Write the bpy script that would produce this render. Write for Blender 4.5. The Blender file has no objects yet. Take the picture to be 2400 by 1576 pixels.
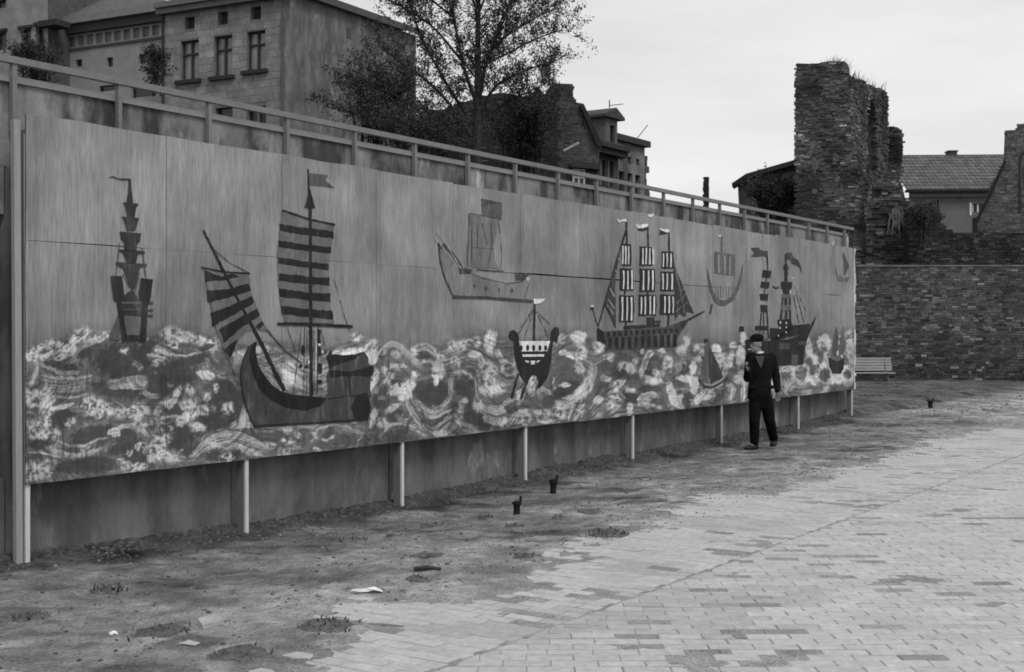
import bpy, bmesh, math, random
import numpy as np
from mathutils import Vector, Matrix
R = random.Random(7)
NP = np.random.RandomState(11)
scene = bpy.context.scene
COL = scene.collection

# ------------------------------------------------------------------ camera
F, CX, HY, CAMH = 3000.0, 1200.0, 776.0, 1.7       # focal length in photo pixels, principal column, horizon row, lens height
cam_data = bpy.data.cameras.new('camera')
cam_data.sensor_width = 36.0
cam_data.lens = 36.0 * F / 2400.0
cam_data.shift_y = -(788.0 - HY) / 2400.0
cam_data.clip_start = 0.1
cam_data.clip_end = 3000.0
cam = bpy.data.objects.new('camera', cam_data)
cam.location = (0, 0, CAMH)
cam.rotation_euler = (math.radians(90), 0, 0)
COL.objects.link(cam)
scene.camera = cam

# ------------------------------------------------------------------ sky and sun (overcast daylight, black and white film)
SUN_EL, SUN_AZ = 52.0, 150.0          # azimuth clockwise from +Y
world = bpy.data.worlds.new('World')
scene.world = world
world.use_nodes = True
wn = world.node_tree
wn.nodes.clear()
w_out = wn.nodes.new('ShaderNodeOutputWorld')
w_bg = wn.nodes.new('ShaderNodeBackground')
w_sky = wn.nodes.new('ShaderNodeTexSky')
w_sky.sky_type = 'NISHITA'
w_sky.sun_disc = False
w_sky.sun_elevation = math.radians(SUN_EL)
w_sky.sun_rotation = math.radians(SUN_AZ)
w_sky.air_density = 1.0
w_sky.dust_density = 2.5
w_bw = wn.nodes.new('ShaderNodeRGBToBW')
w_tc = wn.nodes.new('ShaderNodeTexCoord')
w_map = wn.nodes.new('ShaderNodeMapping')
w_map.inputs['Scale'].default_value = (1.0, 1.0, 5.0)
w_map.inputs['Rotation'].default_value = (0.06, 0.0, 0.0)
w_noise = wn.nodes.new('ShaderNodeTexNoise')
w_noise.inputs['Scale'].default_value = 2.6
w_noise.inputs['Detail'].default_value = 7.0
w_noise.inputs['Roughness'].default_value = 0.55
w_cl = wn.nodes.new('ShaderNodeMapRange')
w_cl.inputs['From Min'].default_value = 0.25
w_cl.inputs['From Max'].default_value = 0.75
w_cl.inputs['To Min'].default_value = 6.1
w_cl.inputs['To Max'].default_value = 8.5
w_mix = wn.nodes.new('ShaderNodeMix')
w_mix.data_type = 'FLOAT'
w_mix.inputs['Factor'].default_value = 0.82        # closed cloud cover over the clear-sky model
w_bg.inputs['Strength'].default_value = 0.10
L = wn.links.new
L(w_tc.outputs['Generated'], w_map.inputs['Vector'])
L(w_map.outputs['Vector'], w_noise.inputs['Vector'])
L(w_noise.outputs['Fac'], w_cl.inputs['Value'])
L(w_sky.outputs['Color'], w_bw.inputs['Color'])
L(w_bw.outputs['Val'], w_mix.inputs['A'])
L(w_cl.outputs['Result'], w_mix.inputs['B'])
L(w_mix.outputs['Result'], w_bg.inputs['Color'])
L(w_bg.outputs['Background'], w_out.inputs['Surface'])

sun_data = bpy.data.lights.new('sun', 'SUN')
sun_data.energy = 1.5
sun_data.angle = math.radians(25)
sun_data.color = (1, 1, 1)
sun = bpy.data.objects.new('sun', sun_data)
_el, _az = math.radians(SUN_EL), math.radians(SUN_AZ)
to_sun = Vector((math.sin(_az) * math.cos(_el), math.cos(_az) * math.cos(_el), math.sin(_el)))
sun.rotation_euler = to_sun.to_track_quat('Z', 'Y').to_euler()
sun.location = to_sun * 60
COL.objects.link(sun)

vs = scene.view_settings
vs.view_transform = 'Standard'
vs.look = 'None'
vs.exposure = 0.30
vs.gamma = 1.0
vs.use_curve_mapping = False
scene.render.engine = 'CYCLES'
scene.cycles.max_bounces = 5
scene.cycles.filter_width = 1.8

# ------------------------------------------------------------------ helpers
def at(px, py, Y):
    return Vector(((px - CX) / F * Y, Y, CAMH + (HY - py) / F * Y))
def gp(px, py, z=0.0):
    return at(px, py, (CAMH - z) * F / (py - HY))

class Plane:
    """vertical plane through P along horizontal direction d; outward normal is on the right hand of d"""
    def __init__(s, P, d):
        s.P = Vector((P[0], P[1], 0)); s.d = Vector((d[0], d[1], 0)).normalized()
        s.n = Vector((s.d.y, -s.d.x, 0)); s.ang = math.atan2(s.d.y, s.d.x)
    def w(s, u, o, z):
        return Vector((s.P.x + s.d.x * u + s.n.x * o, s.P.y + s.d.y * u + s.n.y * o, z))
    def px(s, x, y, o=0.0):
        r = Vector(((x - CX) / F, 1, 0)); q = s.P + s.n * o
        Y = q.dot(s.n) / r.dot(s.n)
        X = r * Y
        return ((X - s.P).dot(s.d), CAMH + (HY - y) / F * Y)
    def off(s, o):
        return Plane(s.P + s.n * o, s.d)

ORG = {}
def empty(name, loc, label=None, cat=None, group=None):
    o = bpy.data.objects.new(name, None); COL.objects.link(o)
    o.location = loc; o.empty_display_size = 0.2; ORG[o.name] = Vector(loc)
    if label: tag(o, label, cat, group)
    return o
def tag(o, label=None, cat=None, group=None, kind=None):
    if label: o['label'] = label
    if cat: o['category'] = cat
    if group: o['group'] = group
    if kind: o['kind'] = kind
    return o
def link(name, me, parent=None, loc=None, rotz=0.0, scale=None):
    """link mesh data whose vertices are relative to loc (world)"""
    o = bpy.data.objects.new(name, me); COL.objects.link(o)
    w = Vector(loc) if loc is not None else Vector((0, 0, 0))
    if parent is not None:
        o.parent = parent
        o.location = w - ORG[parent.name]
    else:
        o.location = w
    ORG[o.name] = w
    if rotz: o.rotation_euler = (0, 0, rotz)
    if scale: o.scale = scale
    return o

class MB:
    def __init__(s): s.v = []; s.f = []; s.c = []
    def add(s, vs_, fs_, c=1.0):
        b = len(s.v); s.v.extend([tuple(p) for p in vs_])
        for f in fs_: s.f.append(tuple(b + i for i in f)); s.c.append(c)
    def box8(s, p, c=1.0):
        s.add(p, [(0, 3, 2, 1), (4, 5, 6, 7), (0, 1, 5, 4), (1, 2, 6, 5), (2, 3, 7, 6), (3, 0, 4, 7)], c)
    def pbox(s, pl, u0, u1, o0, o1, z0, z1, c=1.0):
        p = [pl.w(u0, o1, z0), pl.w(u1, o1, z0), pl.w(u1, o0, z0), pl.w(u0, o0, z0),
             pl.w(u0, o1, z1), pl.w(u1, o1, z1), pl.w(u1, o0, z1), pl.w(u0, o0, z1)]
        s.box8(p, c)
    def box(s, x0, x1, y0, y1, z0, z1, c=1.0):
        s.box8([(x0, y0, z0), (x1, y0, z0), (x1, y1, z0), (x0, y1, z0), (x0, y0, z1), (x1, y0, z1), (x1, y1, z1), (x0, y1, z1)], c)
    def prism(s, pl, pts, o0, o1, c=1.0):
        """polygon (u,z) on plane, extruded from o0 (back) to o1 (front)"""
        n = len(pts)
        ar = sum(pts[i][0] * pts[(i + 1) % n][1] - pts[(i + 1) % n][0] * pts[i][1] for i in range(n))
        if ar < 0: pts = pts[::-1]
        fr = [pl.w(u, o1, z) for u, z in pts]; bk = [pl.w(u, o0, z) for u, z in pts]
        fs = [tuple(range(n)), tuple(range(2 * n - 1, n - 1, -1))]
        for i in range(n):
            j = (i + 1) % n; fs.append((i, n + i, n + j, j))
        s.add(fr + bk, fs, c)
    def tube(s, pts, rad, k=6, c=1.0, cap=True):
        rings = []
        pts = [Vector(p) for p in pts]
        up = None
        for i, p in enumerate(pts):
            t = (pts[min(i + 1, len(pts) - 1)] - pts[max(i - 1, 0)])
            if t.length < 1e-9: t = Vector((0, 0, 1))
            t.normalize()
            if up is None: up = Vector((1, 0, 0)) if abs(t.x) < 0.8 else Vector((0, 1, 0))
            a = t.cross(up)
            if a.length < 1e-6: a = t.cross(Vector((0, 1, 0.3)))
            a.normalize(); b = t.cross(a); up = b.cross(t) if False else up
            r = rad[i] if isinstance(rad, (list, tuple)) else rad
            rings.append([p + (a * math.cos(2 * math.pi * j / k) + b * math.sin(2 * math.pi * j / k)) * r for j in range(k)])
        vs_ = [q for rg in rings for q in rg]; fs = []
        for i in range(len(pts) - 1):
            for j in range(k):
                jj = (j + 1) % k
                fs.append((i * k + j, i * k + jj, (i + 1) * k + jj, (i + 1) * k + j))
        if cap:
            fs.append(tuple(range(k - 1, -1, -1))); fs.append(tuple((len(pts) - 1) * k + j for j in range(k)))
        s.add(vs_, fs, c)
    def build(s, name, mat, parent=None, loc=None, smooth=False):
        if loc is None: loc = ORG[parent.name] if parent is not None else Vector((0, 0, 0))
        loc = Vector(loc)
        me = bpy.data.meshes.new(name)
        a = np.array(s.v, dtype=float).reshape(-1, 3) - np.array(loc)
        me.from_pydata(a.tolist(), [], s.f)
        at_ = me.attributes.new('shade', 'FLOAT', 'FACE')
        at_.data.foreach_set('value', np.array(s.c, dtype=np.float32))
        me.materials.append(mat)
        if smooth:
            me.polygons.foreach_set('use_smooth', [True] * len(me.polygons))
        me.update()
        return link(name, me, parent, loc)

# value noise ------------------------------------------------------
def _hash(ix, iy, seed):
    h = (ix.astype(np.int64) * 374761393 + iy.astype(np.int64) * 668265263 + seed * 974634777) & 0x7fffffff
    h = ((h ^ (h >> 13)) * 1274126177) & 0x7fffffff
    return ((h ^ (h >> 16)) & 0xffff) / 65535.0
def vnoise(x, y, seed=0):
    x = np.asarray(x, float); y = np.asarray(y, float)
    ix = np.floor(x); iy = np.floor(y); fx = x - ix; fy = y - iy
    fx = fx * fx * (3 - 2 * fx); fy = fy * fy * (3 - 2 * fy)
    a = _hash(ix, iy, seed); b = _hash(ix + 1, iy, seed); c = _hash(ix, iy + 1, seed); d = _hash(ix + 1, iy + 1, seed)
    return (a + (b - a) * fx) * (1 - fy) + (c + (d - c) * fx) * fy
def fbm(x, y, oct=4, seed=0, gain=0.5):
    t = 0; amp = 1; tot = 0
    for k in range(oct):
        t = t + amp * vnoise(np.asarray(x) * 2 ** k, np.asarray(y) * 2 ** k, seed + k * 17); tot += amp; amp *= gain
    return t / tot
def sstep(a, b, x):
    t = np.clip((np.asarray(x, float) - a) / (b - a), 0, 1); return t * t * (3 - 2 * t)

# materials --------------------------------------------------------
MATS = {}
def M(name, base, var=0.18, scale=5.0, rough=0.9, bump=0.25, bscale=60.0, attr=False, stretch=None, spec=0.2, var2=0.10, bdist=0.01, speck=None):
    if name in MATS: return MATS[name]
    m = bpy.data.materials.new(name); m.use_nodes = True; MATS[name] = m
    nt = m.node_tree; ns = nt.nodes; ln = nt.links.new
    bs = ns['Principled BSDF']
    bs.inputs['Roughness'].default_value = rough
    bs.inputs['Specular IOR Level'].default_value = spec
    geo = ns.new('ShaderNodeNewGeometry')
    mp = ns.new('ShaderNodeMapping')
    if stretch: mp.inputs['Scale'].default_value = stretch
    ln(geo.outputs['Position'], mp.inputs['Vector'])
    def noise(sc, det, vec):
        n = ns.new('ShaderNodeTexNoise'); n.inputs['Scale'].default_value = sc; n.inputs['Detail'].default_value = det
        n.inputs['Roughness'].default_value = 0.6
        ln(vec, n.inputs['Vector']); return n.outputs['Fac']
    def math_(op, a, b):
        n = ns.new('ShaderNodeMath'); n.operation = op
        for i, q in enumerate((a, b)):
            if isinstance(q, (int, float)): n.inputs[i].default_value = q
            else: ln(q, n.inputs[i])
        return n.outputs[0]
    def mr(v, a, b, c, d):
        n = ns.new('ShaderNodeMapRange'); ln(v, n.inputs['Value'])
        for k, q in zip(('From Min', 'From Max', 'To Min', 'To Max'), (a, b, c, d)): n.inputs[k].default_value = q
        return n.outputs['Result']
    n1 = mr(noise(scale, 6, mp.outputs['Vector']), 0.28, 0.72, 1 - var, 1 + var)
    n2 = mr(noise(scale * 9, 4, mp.outputs['Vector']), 0.28, 0.72, 1 - var2, 1 + var2)
    v = math_('MULTIPLY', math_('MULTIPLY', n1, n2), base)
    if attr:
        an = ns.new('ShaderNodeAttribute'); an.attribute_name = 'shade'
        v = math_('MULTIPLY', v, an.outputs['Fac'])
    if speck:   # (scale, low, high, strength, multiplier)
        sp = mr(noise(speck[0], 5, mp.outputs['Vector']), speck[1], speck[2], 0, 1)
        v = math_('MULTIPLY', v, mr(sp, 0, 1, 1.0, speck[3]))
    cmb = ns.new('ShaderNodeCombineColor')
    for k in range(3): ln(v, cmb.inputs[k])
    ln(cmb.outputs[0], bs.inputs['Base Color'])
    if bump:
        bn = ns.new('ShaderNodeBump'); bn.inputs['Strength'].default_value = bump; bn.inputs['Distance'].default_value = bdist
        ln(noise(bscale, 5, geo.outputs['Position']), bn.inputs['Height']); ln(bn.outputs['Normal'], bs.inputs['Normal'])
    return m

# openings in a wall -------------------------------------------------
def holed_wall(mb, pl, u0, u1, z0, z1, holes, depth=0.2, c=1.0, o=0.0):
    us = sorted(set([u0, u1] + [h[0] for h in holes] + [h[1] for h in holes]))
    zs = sorted(set([z0, z1] + [h[2] for h in holes] + [h[3] for h in holes]))
    for i in range(len(us) - 1):
        for j in range(len(zs) - 1):
            um, zm = (us[i] + us[i + 1]) / 2, (zs[j] + zs[j + 1]) / 2
            if any(h[0] < um < h[1] and h[2] < zm < h[3] for h in holes): continue
            mb.add([pl.w(us[i], o, zs[j]), pl.w(us[i + 1], o, zs[j]), pl.w(us[i + 1], o, zs[j + 1]), pl.w(us[i], o, zs[j + 1])], [(0, 1, 2, 3)], c)
    for h in holes:
        a, b, e, g = h[:4]
        for (p, q) in (((a, e), (b, e)), ((b, e), (b, g)), ((b, g), (a, g)), ((a, g), (a, e))):
            mb.add([pl.w(p[0], o, p[1]), pl.w(q[0], o, q[1]), pl.w(q[0], o - depth, q[1]), pl.w(p[0], o - depth, p[1])], [(0, 3, 2, 1)], c)
# ------------------------------------------------------------------ the mural wall's own plane
WP = Plane((-0.38 * 9.19, 9.19), (0.662, 1.0))
BZ0, BZ1, SEAM, BLEN = 0.592, 3.265, 2.345, 18.08      # painted boards: bottom, top, seam, length
WOFF = -0.24                                             # face of the retaining wall behind the boards
def uo(x, y):
    return ((x - WP.P.x) * WP.d.x + (y - WP.P.y) * WP.d.y, (x - WP.P.x) * WP.n.x + (y - WP.P.y) * WP.n.y)
GU = [-6, 0.0, 2.2, 4.4, 6.7, 9.4, 12.2, 15.4, 18.4, 24]
GZ = [0.02, -0.01, -0.085, -0.11, -0.05, -0.05, -0.035, -0.005, 0.07, 0.08]
def edge_o(u):      # how far from the boards the bare earth reaches
    return np.interp(u, [-3, -1.0, 0.3, 0.9, 1.6, 2.7, 3.4, 4.2, 5.2, 14, 30], [3.9, 3.75, 2.75, 3.2, 3.35, 3.1, 3.08, 2.86, 2.72, 2.55, 2.5])
def ground_z(x, y, full=False):
    x = np.asarray(x, float); y = np.asarray(y, float)
    u, o = uo(x, y)
    far = sstep(40, 60, np.hypot(x, y))
    n1 = fbm(x * 1.1 + 3, y * 1.1, 5, 3) - 0.5
    n2 = fbm(x * 7, y * 7, 3, 9) - 0.5
    e = edge_o(u) + n1 * 0.85 + n2 * 0.35
    pav = sstep(-0.18, 0.12, o - e) * (1 - sstep(-0.5, 0.4, y - 26.7 - n1 * 2.0 + 0.0 * x))
    near = 1 - sstep(0.2, 2.7, o)
    base = np.interp(u, GU, GZ) * near
    mound = (0.075 + 0.06 * (fbm(u * 1.3, 0 * u, 3, 21) - 0.35)) * np.exp(-np.clip(o + 0.20, 0, 9) / 0.16)
    dirt = base + mound + n1 * 0.05 * (1 - .8 * sstep(25.5, 28, y)) + n2 * 0.018 * (1 - .8 * sstep(25.5, 28, y)) + (fbm(x * 9, y * 9, 2, 5) - 0.5) * 0.03 + 0.012
    p = -0.0030 + n2 * 0.0022 + (n1) * 0.003
    z = dirt * (1 - pav) + p * pav
    z = z * (1 - far)
    if full: return z, pav, u, o, n1, n2
    return z
def gz1(x, y): return float(ground_z(np.array([x]), np.array([y]))[0])

def axis(lo, hi, step, far):
    a = list(np.arange(lo, hi + 1e-6, step)); g = step; b = hi; c = lo; up = []; dn = []
    while b < far: g *= 1.35; b += g; up.append(b)
    g = step
    while c > -far: g *= 1.35; c -= g; dn.append(c)
    return np.array(dn[::-1] + a + up)
def make_ground():
    xs = axis(-6.0, 11.5, 0.05, 900); ys = np.concatenate([axis(5.0, 27.0, 0.05, 900)[axis(5.0, 27.0, 0.05, 900) < 27.02], np.arange(27.1, 40.0, 0.1), 40.0 + np.cumsum(0.15 * 1.4 ** np.arange(22))])
    X, Y = np.meshgrid(xs, ys)
    Z, pav, u, o, n1, n2 = ground_z(X, Y, True)
    nx, ny = len(xs), len(ys)
    co = np.stack([X, Y, Z], -1).reshape(-1, 3)
    i = np.arange(nx - 1)[None, :] + nx * np.arange(ny - 1)[:, None]
    q = np.stack([i, i + 1, i + nx + 1, i + nx], -1).reshape(-1, 4)
    me = bpy.data.meshes.new('ground')
    me.vertices.add(len(co)); me.vertices.foreach_set('co', co.ravel())
    me.loops.add(q.size); me.loops.foreach_set('vertex_index', q.ravel().astype(np.int32))
    me.polygons.add(len(q)); me.polygons.foreach_set('loop_start', np.arange(0, q.size, 4, dtype=np.int32))
    me.polygons.foreach_set('loop_total', np.full(len(q), 4, dtype=np.int32))
    # colour of the earth itself: humus at the wall foot, sandy towards the paving, damp patches
    big = fbm(X * 0.55, Y * 0.9, 4, 41); mid = fbm(X * 2.6, Y * 3.2, 4, 57); fine = fbm(X * 11, Y * 11, 3, 77)
    t = 0.165 + 0.075 * sstep(0.6, 2.6, o + (mid - 0.5) * 1.2)
    t = t * 1.05 * (0.66 + 0.68 * big) * (0.45 + 1.1 * mid) * (0.55 + 0.9 * fine)
    hum = 1 - sstep(0.02, 0.42, o + (mid - 0.5) * 0.5)
    t = t * (1 - 0.55 * hum) * (1 + 0.35 * sstep(18, 21, u))
    t = t * (1 - 0.55 * sstep(0.60, 0.74, fbm(X * 1.7 + 9, Y * 2.6, 4, 88)) * (1 - pav))
    t = t * (1 - pav) + (0.30 * (0.7 + 0.6 * mid)) * pav
    a = me.attributes.new('shade', 'FLOAT', 'POINT'); a.data.foreach_set('value', t.ravel().astype(np.float32))
    me.polygons.foreach_set('use_smooth', np.ones(len(q), dtype=bool))
    me.update(); me.validate()
    me.materials.append(M('earth', 1.0, var=0.28, scale=7, rough=0.97, bump=1.0, bscale=38, attr=True, spec=0.05, var2=0.34, bdist=0.03, speck=(34, 0.56, 0.66, 0.5)))
    o_ = link('ground', me)
    tag(o_, 'bare trodden earth in front of the mural wall', None, None, 'structure')
make_ground()

# ------------------------------------------------------------------ paving: clay pavers, a strip along the wall and the main field
m_pav = M('paver', 0.395, var=0.10, scale=1.6, rough=0.85, bump=0.4, bscale=60, attr=True, spec=0.2, var2=0.16, speck=(26, 0.55, 0.68, 0.82))
paving = empty('paving', (2.0, 8.0, 0.0))
tag(paving, 'pale clay block paving running beside the bare earth', None, None, 'structure')
def paver_shade(x, y):
    s = R.gauss(1.0, 0.034)
    k = R.random()
    if k < 0.008: s *= R.uniform(0.45, 0.65)
    elif k < 0.03: s *= R.uniform(0.82, 0.92)
    n = float(fbm(np.array([x * 0.9]), np.array([y * 1.5]), 3, 301)[0])
    if n > 0.72: s *= 0.86
    return max(0.2, s)
CUT = []
PAV = []        # cx, cy, rot, length, width, z, shade
u_ = -4.0
KERB = 4.12
row = 0
while u_ < 17.5:                       # strip: long side across, rows advance along the wall
    o_ = 2.0 + (0.12 if row % 2 else 0.0) + R.uniform(-0.01, 0.01)
    while o_ < KERB - 0.02:
        ln_ = min(0.238, KERB - 0.012 - o_)
        if ln_ > 0.06:
            p = WP.w(u_, o_ + ln_ / 2, 0)
            if p.y > 4.6 and p.y < 27.2: PAV.append((p.x, p.y, WP.ang + math.pi / 2, ln_, 0.107))
        o_ += 0.247
    u_ += 0.116; row += 1
y_ = 4.7; row = 0
while y_ < 27.3:                       # main field: courses square to the view of the far wall
    x_ = -6 + (0.121 if row % 2 else 0) + R.uniform(-0.012, 0.012)
    while x_ < min(13.0, 0.47 * y_ + 1.6):
        u0, o0 = uo(x_ - 0.12, y_ + 0.05); u1, o1 = uo(x_ + 0.12, y_ - 0.05)
        if o0 > KERB + 0.02 or o1 > KERB + 0.02:
            x0 = x_ - 0.119
            if o0 <= KERB + 0.02: x0 = x_ - 0.119 + (KERB + 0.03 - o0) / WP.n.x
            x1 = x_ + 0.119
            if o0 <= KERB + 0.30:      # cut pavers along the straight joint
                lim = lambda yy_: WP.P.x + (KERB + 0.014 + (yy_ - WP.P.y) * WP.n.y * -1) / WP.n.x
                xa, xb = max(x_ - 0.119, lim(y_ - 0.0535)), max(x_ - 0.119, lim(y_ + 0.0535))
                if x1 - min(xa, xb) > 0.05: CUT.append((xa, xb, x1, y_))
            elif x1 - x0 > 0.06: PAV.append(((x0 + x1) / 2, y_, R.gauss(0, 0.006), x1 - x0, 0.107))
        x_ += 0.243
    y_ += 0.1155; row += 1
xs_ = np.array([p[0] for p in PAV]); ys_ = np.array([p[1] for p in PAV])
Zg, Pv, U_, O_, _, _ = ground_z(xs_, ys_, True)
keep = []
for k, p in enumerate(PAV):
    if Pv[k] < 0.03 and O_[k] < 3.6: continue
    keep.append((p[0], p[1], p[2], p[3], p[4], R.gauss(0, 0.0016) + 0.0018 * math.sin(p[0] * 2.1 + p[1] * 1.3), paver_shade(p[0], p[1])))
def in_frame(p):
    x, y = CX + p[0] / p[1] * F, HY + CAMH / p[1] * F
    return 10 < x < 2390 and y < 1570
order = sorted([k for k in range(len(keep)) if in_frame(keep[k])], key=lambda k: keep[k][1])
single = set(order[:300])
variants = []
for vi, sh in enumerate((0.86, 0.94, 1.0, 1.06, 1.13, 0.52, 0.7)):
    b = MB(); e = 0.004
    lo = [(-0.5, -0.5, -0.05), (0.5, -0.5, -0.05), (0.5, 0.5, -0.05), (-0.5, 0.5, -0.05)]
    k1 = [(-0.5, -0.5, -0.004), (0.5, -0.5, -0.004), (0.5, 0.5, -0.004), (-0.5, 0.5, -0.004)]
    k2 = [(-0.482, -0.46, 0), (0.482, -0.46, 0), (0.482, 0.46, 0), (-0.482, 0.46, 0)]
    b.add(lo + k1 + k2, [(i, (i + 1) % 4, 4 + (i + 1) % 4, 4 + i) for i in range(4)] + [(4 + i, 4 + (i + 1) % 4, 8 + (i + 1) % 4, 8 + i) for i in range(4)] + [(8, 9, 10, 11)], sh)
    me = bpy.data.meshes.new('brick'); me.from_pydata(b.v, [], b.f)
    a = me.attributes.new('shade', 'FLOAT', 'FACE'); a.data.foreach_set('value', np.array(b.c, dtype=np.float32))
    me.materials.append(m_pav); variants.append((sh, me))
rest = MB()
for k, (x, y, r, ln_, wd, z, sh) in enumerate(keep):
    if k in single:
        me = min(variants, key=lambda v: abs(v[0] - sh))[1]
        link('brick', me, paving, (x, y, z), r, (ln_, wd, 1))
    else:
        c, s = math.cos(r), math.sin(r)
        def T(a, b_, zz): return (x + c * a * ln_ - s * b_ * wd, y + s * a * ln_ + c * b_ * wd, z + zz)
        q = [(-.5, -.5), (.5, -.5), (.5, .5), (-.5, .5)]; q2 = [(-.483, -.462), (.483, -.462), (.483, .462), (-.483, .462)]
        rest.add([T(a, b_, -0.03) for a, b_ in q] + [T(a, b_, -0.003) for a, b_ in q] + [T(a, b_, 0) for a, b_ in q2],
                 [(i, (i + 1) % 4, 4 + (i + 1) % 4, 4 + i) for i in range(4)] + [(4 + i, 4 + (i + 1) % 4, 8 + (i + 1) % 4, 8 + i) for i in range(4)] + [(8, 9, 10, 11)], sh)
for xa, xb, x1, y_ in CUT:
    xb = min(xb, x1 - 0.004); xa = min(xa, x1 - 0.004); z = R.gauss(0, .0016); a_, b_ = y_ - .0535, y_ + .0535
    if float(ground_z(np.array([x1]), np.array([y_]), True)[1][0]) < .03: continue
    rest.add([(xa, a_, z), (x1, a_, z), (x1, b_, z), (xb, b_, z), (xa, a_, z - .03), (x1, a_, z - .03), (x1, b_, z - .03), (xb, b_, z - .03)], [(0, 1, 2, 3), (0, 4, 5, 1), (1, 5, 6, 2), (2, 6, 7, 3), (3, 7, 4, 0)], paver_shade(x1, y_))
tag(rest.build('paving_bricks', m_pav, paving), kind='stuff')

# ------------------------------------------------------------------ retaining wall
def concrete(name, base, top_stain, streak=1.0):
    m = bpy.data.materials.new(name); m.use_nodes = True; MATS[name] = m
    nt = m.node_tree; ns = nt.nodes; ln = nt.links.new
    bs = ns['Principled BSDF']; bs.inputs['Roughness'].default_value = 0.92; bs.inputs['Specular IOR Level'].default_value = 0.15
    geo = ns.new('ShaderNodeNewGeometry')
    def mapping(s):
        n = ns.new('ShaderNodeMapping'); n.inputs['Scale'].default_value = s; ln(geo.outputs['Position'], n.inputs['Vector']); return n.outputs['Vector']
    def noise(v, sc, det=6, r=0.6):
        n = ns.new('ShaderNodeTexNoise'); n.inputs['Scale'].default_value = sc; n.inputs['Detail'].default_value = det; n.inputs['Roughness'].default_value = r
        ln(v, n.inputs['Vector']); return n.outputs['Fac']
    def mr(v, a, b, c, d):
        n = ns.new('ShaderNodeMapRange'); ln(v, n.inputs['Value'])
        for k, q in zip(('From Min', 'From Max', 'To Min', 'To Max'), (a, b, c, d)): n.inputs[k].default_value = q
        return n.outputs['Result']
    def mul(a, b):
        n = ns.new('ShaderNodeMath'); n.operation = 'MULTIPLY'
        for i, q in enumerate((a, b)):
            if isinstance(q, (int, float)): n.inputs[i].default_value = q
            else: ln(q, n.inputs[i])
        return n.outputs[0]
    st = mapping((1, 1, 0.13))
    a = mr(noise(st, 3.2, 7), 0.3, 0.7, 1 - 0.34 * streak, 1 + 0.2 * streak)
    b = mr(noise(geo.outputs['Position'], 2.2, 6), 0.3, 0.7, 0.86, 1.12)
    c = mr(noise(geo.outputs['Position'], 30, 4), 0.3, 0.7, 0.92, 1.08)
    v = mul(mul(mul(a, b), c), base)
    # rain-run grime and lime runs, patches with shapes of their own
    g = mr(noise(mapping((1, 1, 0.42)), 2.4, 8, 0.66), 0.42, 0.58, 1.0, top_stain)
    v = mul(v, g)
    w = mr(noise(mapping((1.3, 1.3, 0.6)), 1.7, 7, 0.7), 0.60, 0.66, 1.0, 1.9)
    v = mul(v, w)
    cmb = ns.new('ShaderNodeCombineColor')
    for k in range(3): ln(v, cmb.inputs[k])
    ln(cmb.outputs[0], bs.inputs['Base Color'])
    bn = ns.new('ShaderNodeBump'); bn.inputs['Strength'].default_value = 0.3; bn.inputs['Distance'].default_value = 0.01
    ln(noise(geo.outputs['Position'], 38, 5), bn.inputs['Height']); ln(bn.outputs['Normal'], bs.inputs['Normal'])
    return m
m_conc_lo = concrete('concrete_lower', 0.158, 0.62, 1.0)
m_conc_hi = concrete('concrete_upper', 0.225, 0.26, 1.0)
m_cope = M('coping', 0.215, var=0.12, scale=4, rough=0.9)
CZ = 3.565
rw = empty('retaining_wall', WP.w(9, WOFF, 0), 'long streaked concrete retaining wall behind the painted boards', 'wall')
BAY = [0.0, 2.24, 4.42, 6.71, 9.37, 12.23, 15.42, 18.30]
for i in range(len(BAY) - 1):
    b = MB(); b.pbox(WP, BAY[i] + 0.006, BAY[i + 1] - 0.006, WOFF - 0.45, WOFF + R.uniform(-0.006, 0.006), -0.5, 2.9)
    b.build('wall_bay', m_conc_lo, rw)
b = MB(); b.pbox(WP, 0.02, 18.30, WOFF - 0.47, WOFF - 0.03, -0.4, 2.88); b.build('joint_backing', M('joint', 0.05), rw)
b = MB(); b.pbox(WP, -7, 18.32, WOFF - 0.45, WOFF, 2.9, CZ - 0.05); b.build('upper_band', m_conc_hi, rw)
b = MB(); b.pbox(WP, -7, 18.36, WOFF - 0.47, WOFF + 0.025, CZ - 0.05, CZ); b.build('coping', m_cope, rw)
b = MB(); b.pbox(WP, 18.302, 18.40, WOFF - 0.45, WOFF + 0.02, -0.4, CZ - 0.055); b.build('end_pier', M('limewash', 0.42, var=0.45, scale=4, stretch=(1, 1, 0.5), var2=0.2), rw)
b = MB(); b.pbox(WP, -7, -0.006, WOFF - 0.45, WOFF, -0.5, 0.63); b.build('plinth', m_conc_lo, rw)
b = MB(); b.pbox(WP, -7, -0.006, WOFF - 0.45, WOFF - 0.004, 2.55, 2.9); b.build('lintel', m_conc_hi, rw)
b = MB(); b.pbox(WP, -7, -0.006, WOFF - 0.45, WOFF - 0.16, 0.62, 2.56); b.build('rubble_backing', M('mortar_in_shade', 0.035), rw)
m_rub = M('rubble_in_shade', 0.055, var=0.35, scale=7, attr=True, bump=0.6, bscale=25)  # stones and backing coloured dark to stand for the opening's shade
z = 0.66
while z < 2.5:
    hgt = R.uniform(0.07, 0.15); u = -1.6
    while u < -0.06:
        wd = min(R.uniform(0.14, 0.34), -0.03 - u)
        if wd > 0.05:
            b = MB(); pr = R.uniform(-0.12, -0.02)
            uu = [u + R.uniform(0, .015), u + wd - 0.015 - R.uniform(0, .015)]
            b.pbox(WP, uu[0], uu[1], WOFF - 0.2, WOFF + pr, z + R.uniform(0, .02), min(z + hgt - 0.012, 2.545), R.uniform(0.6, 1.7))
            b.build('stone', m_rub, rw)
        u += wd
    z += hgt
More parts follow.
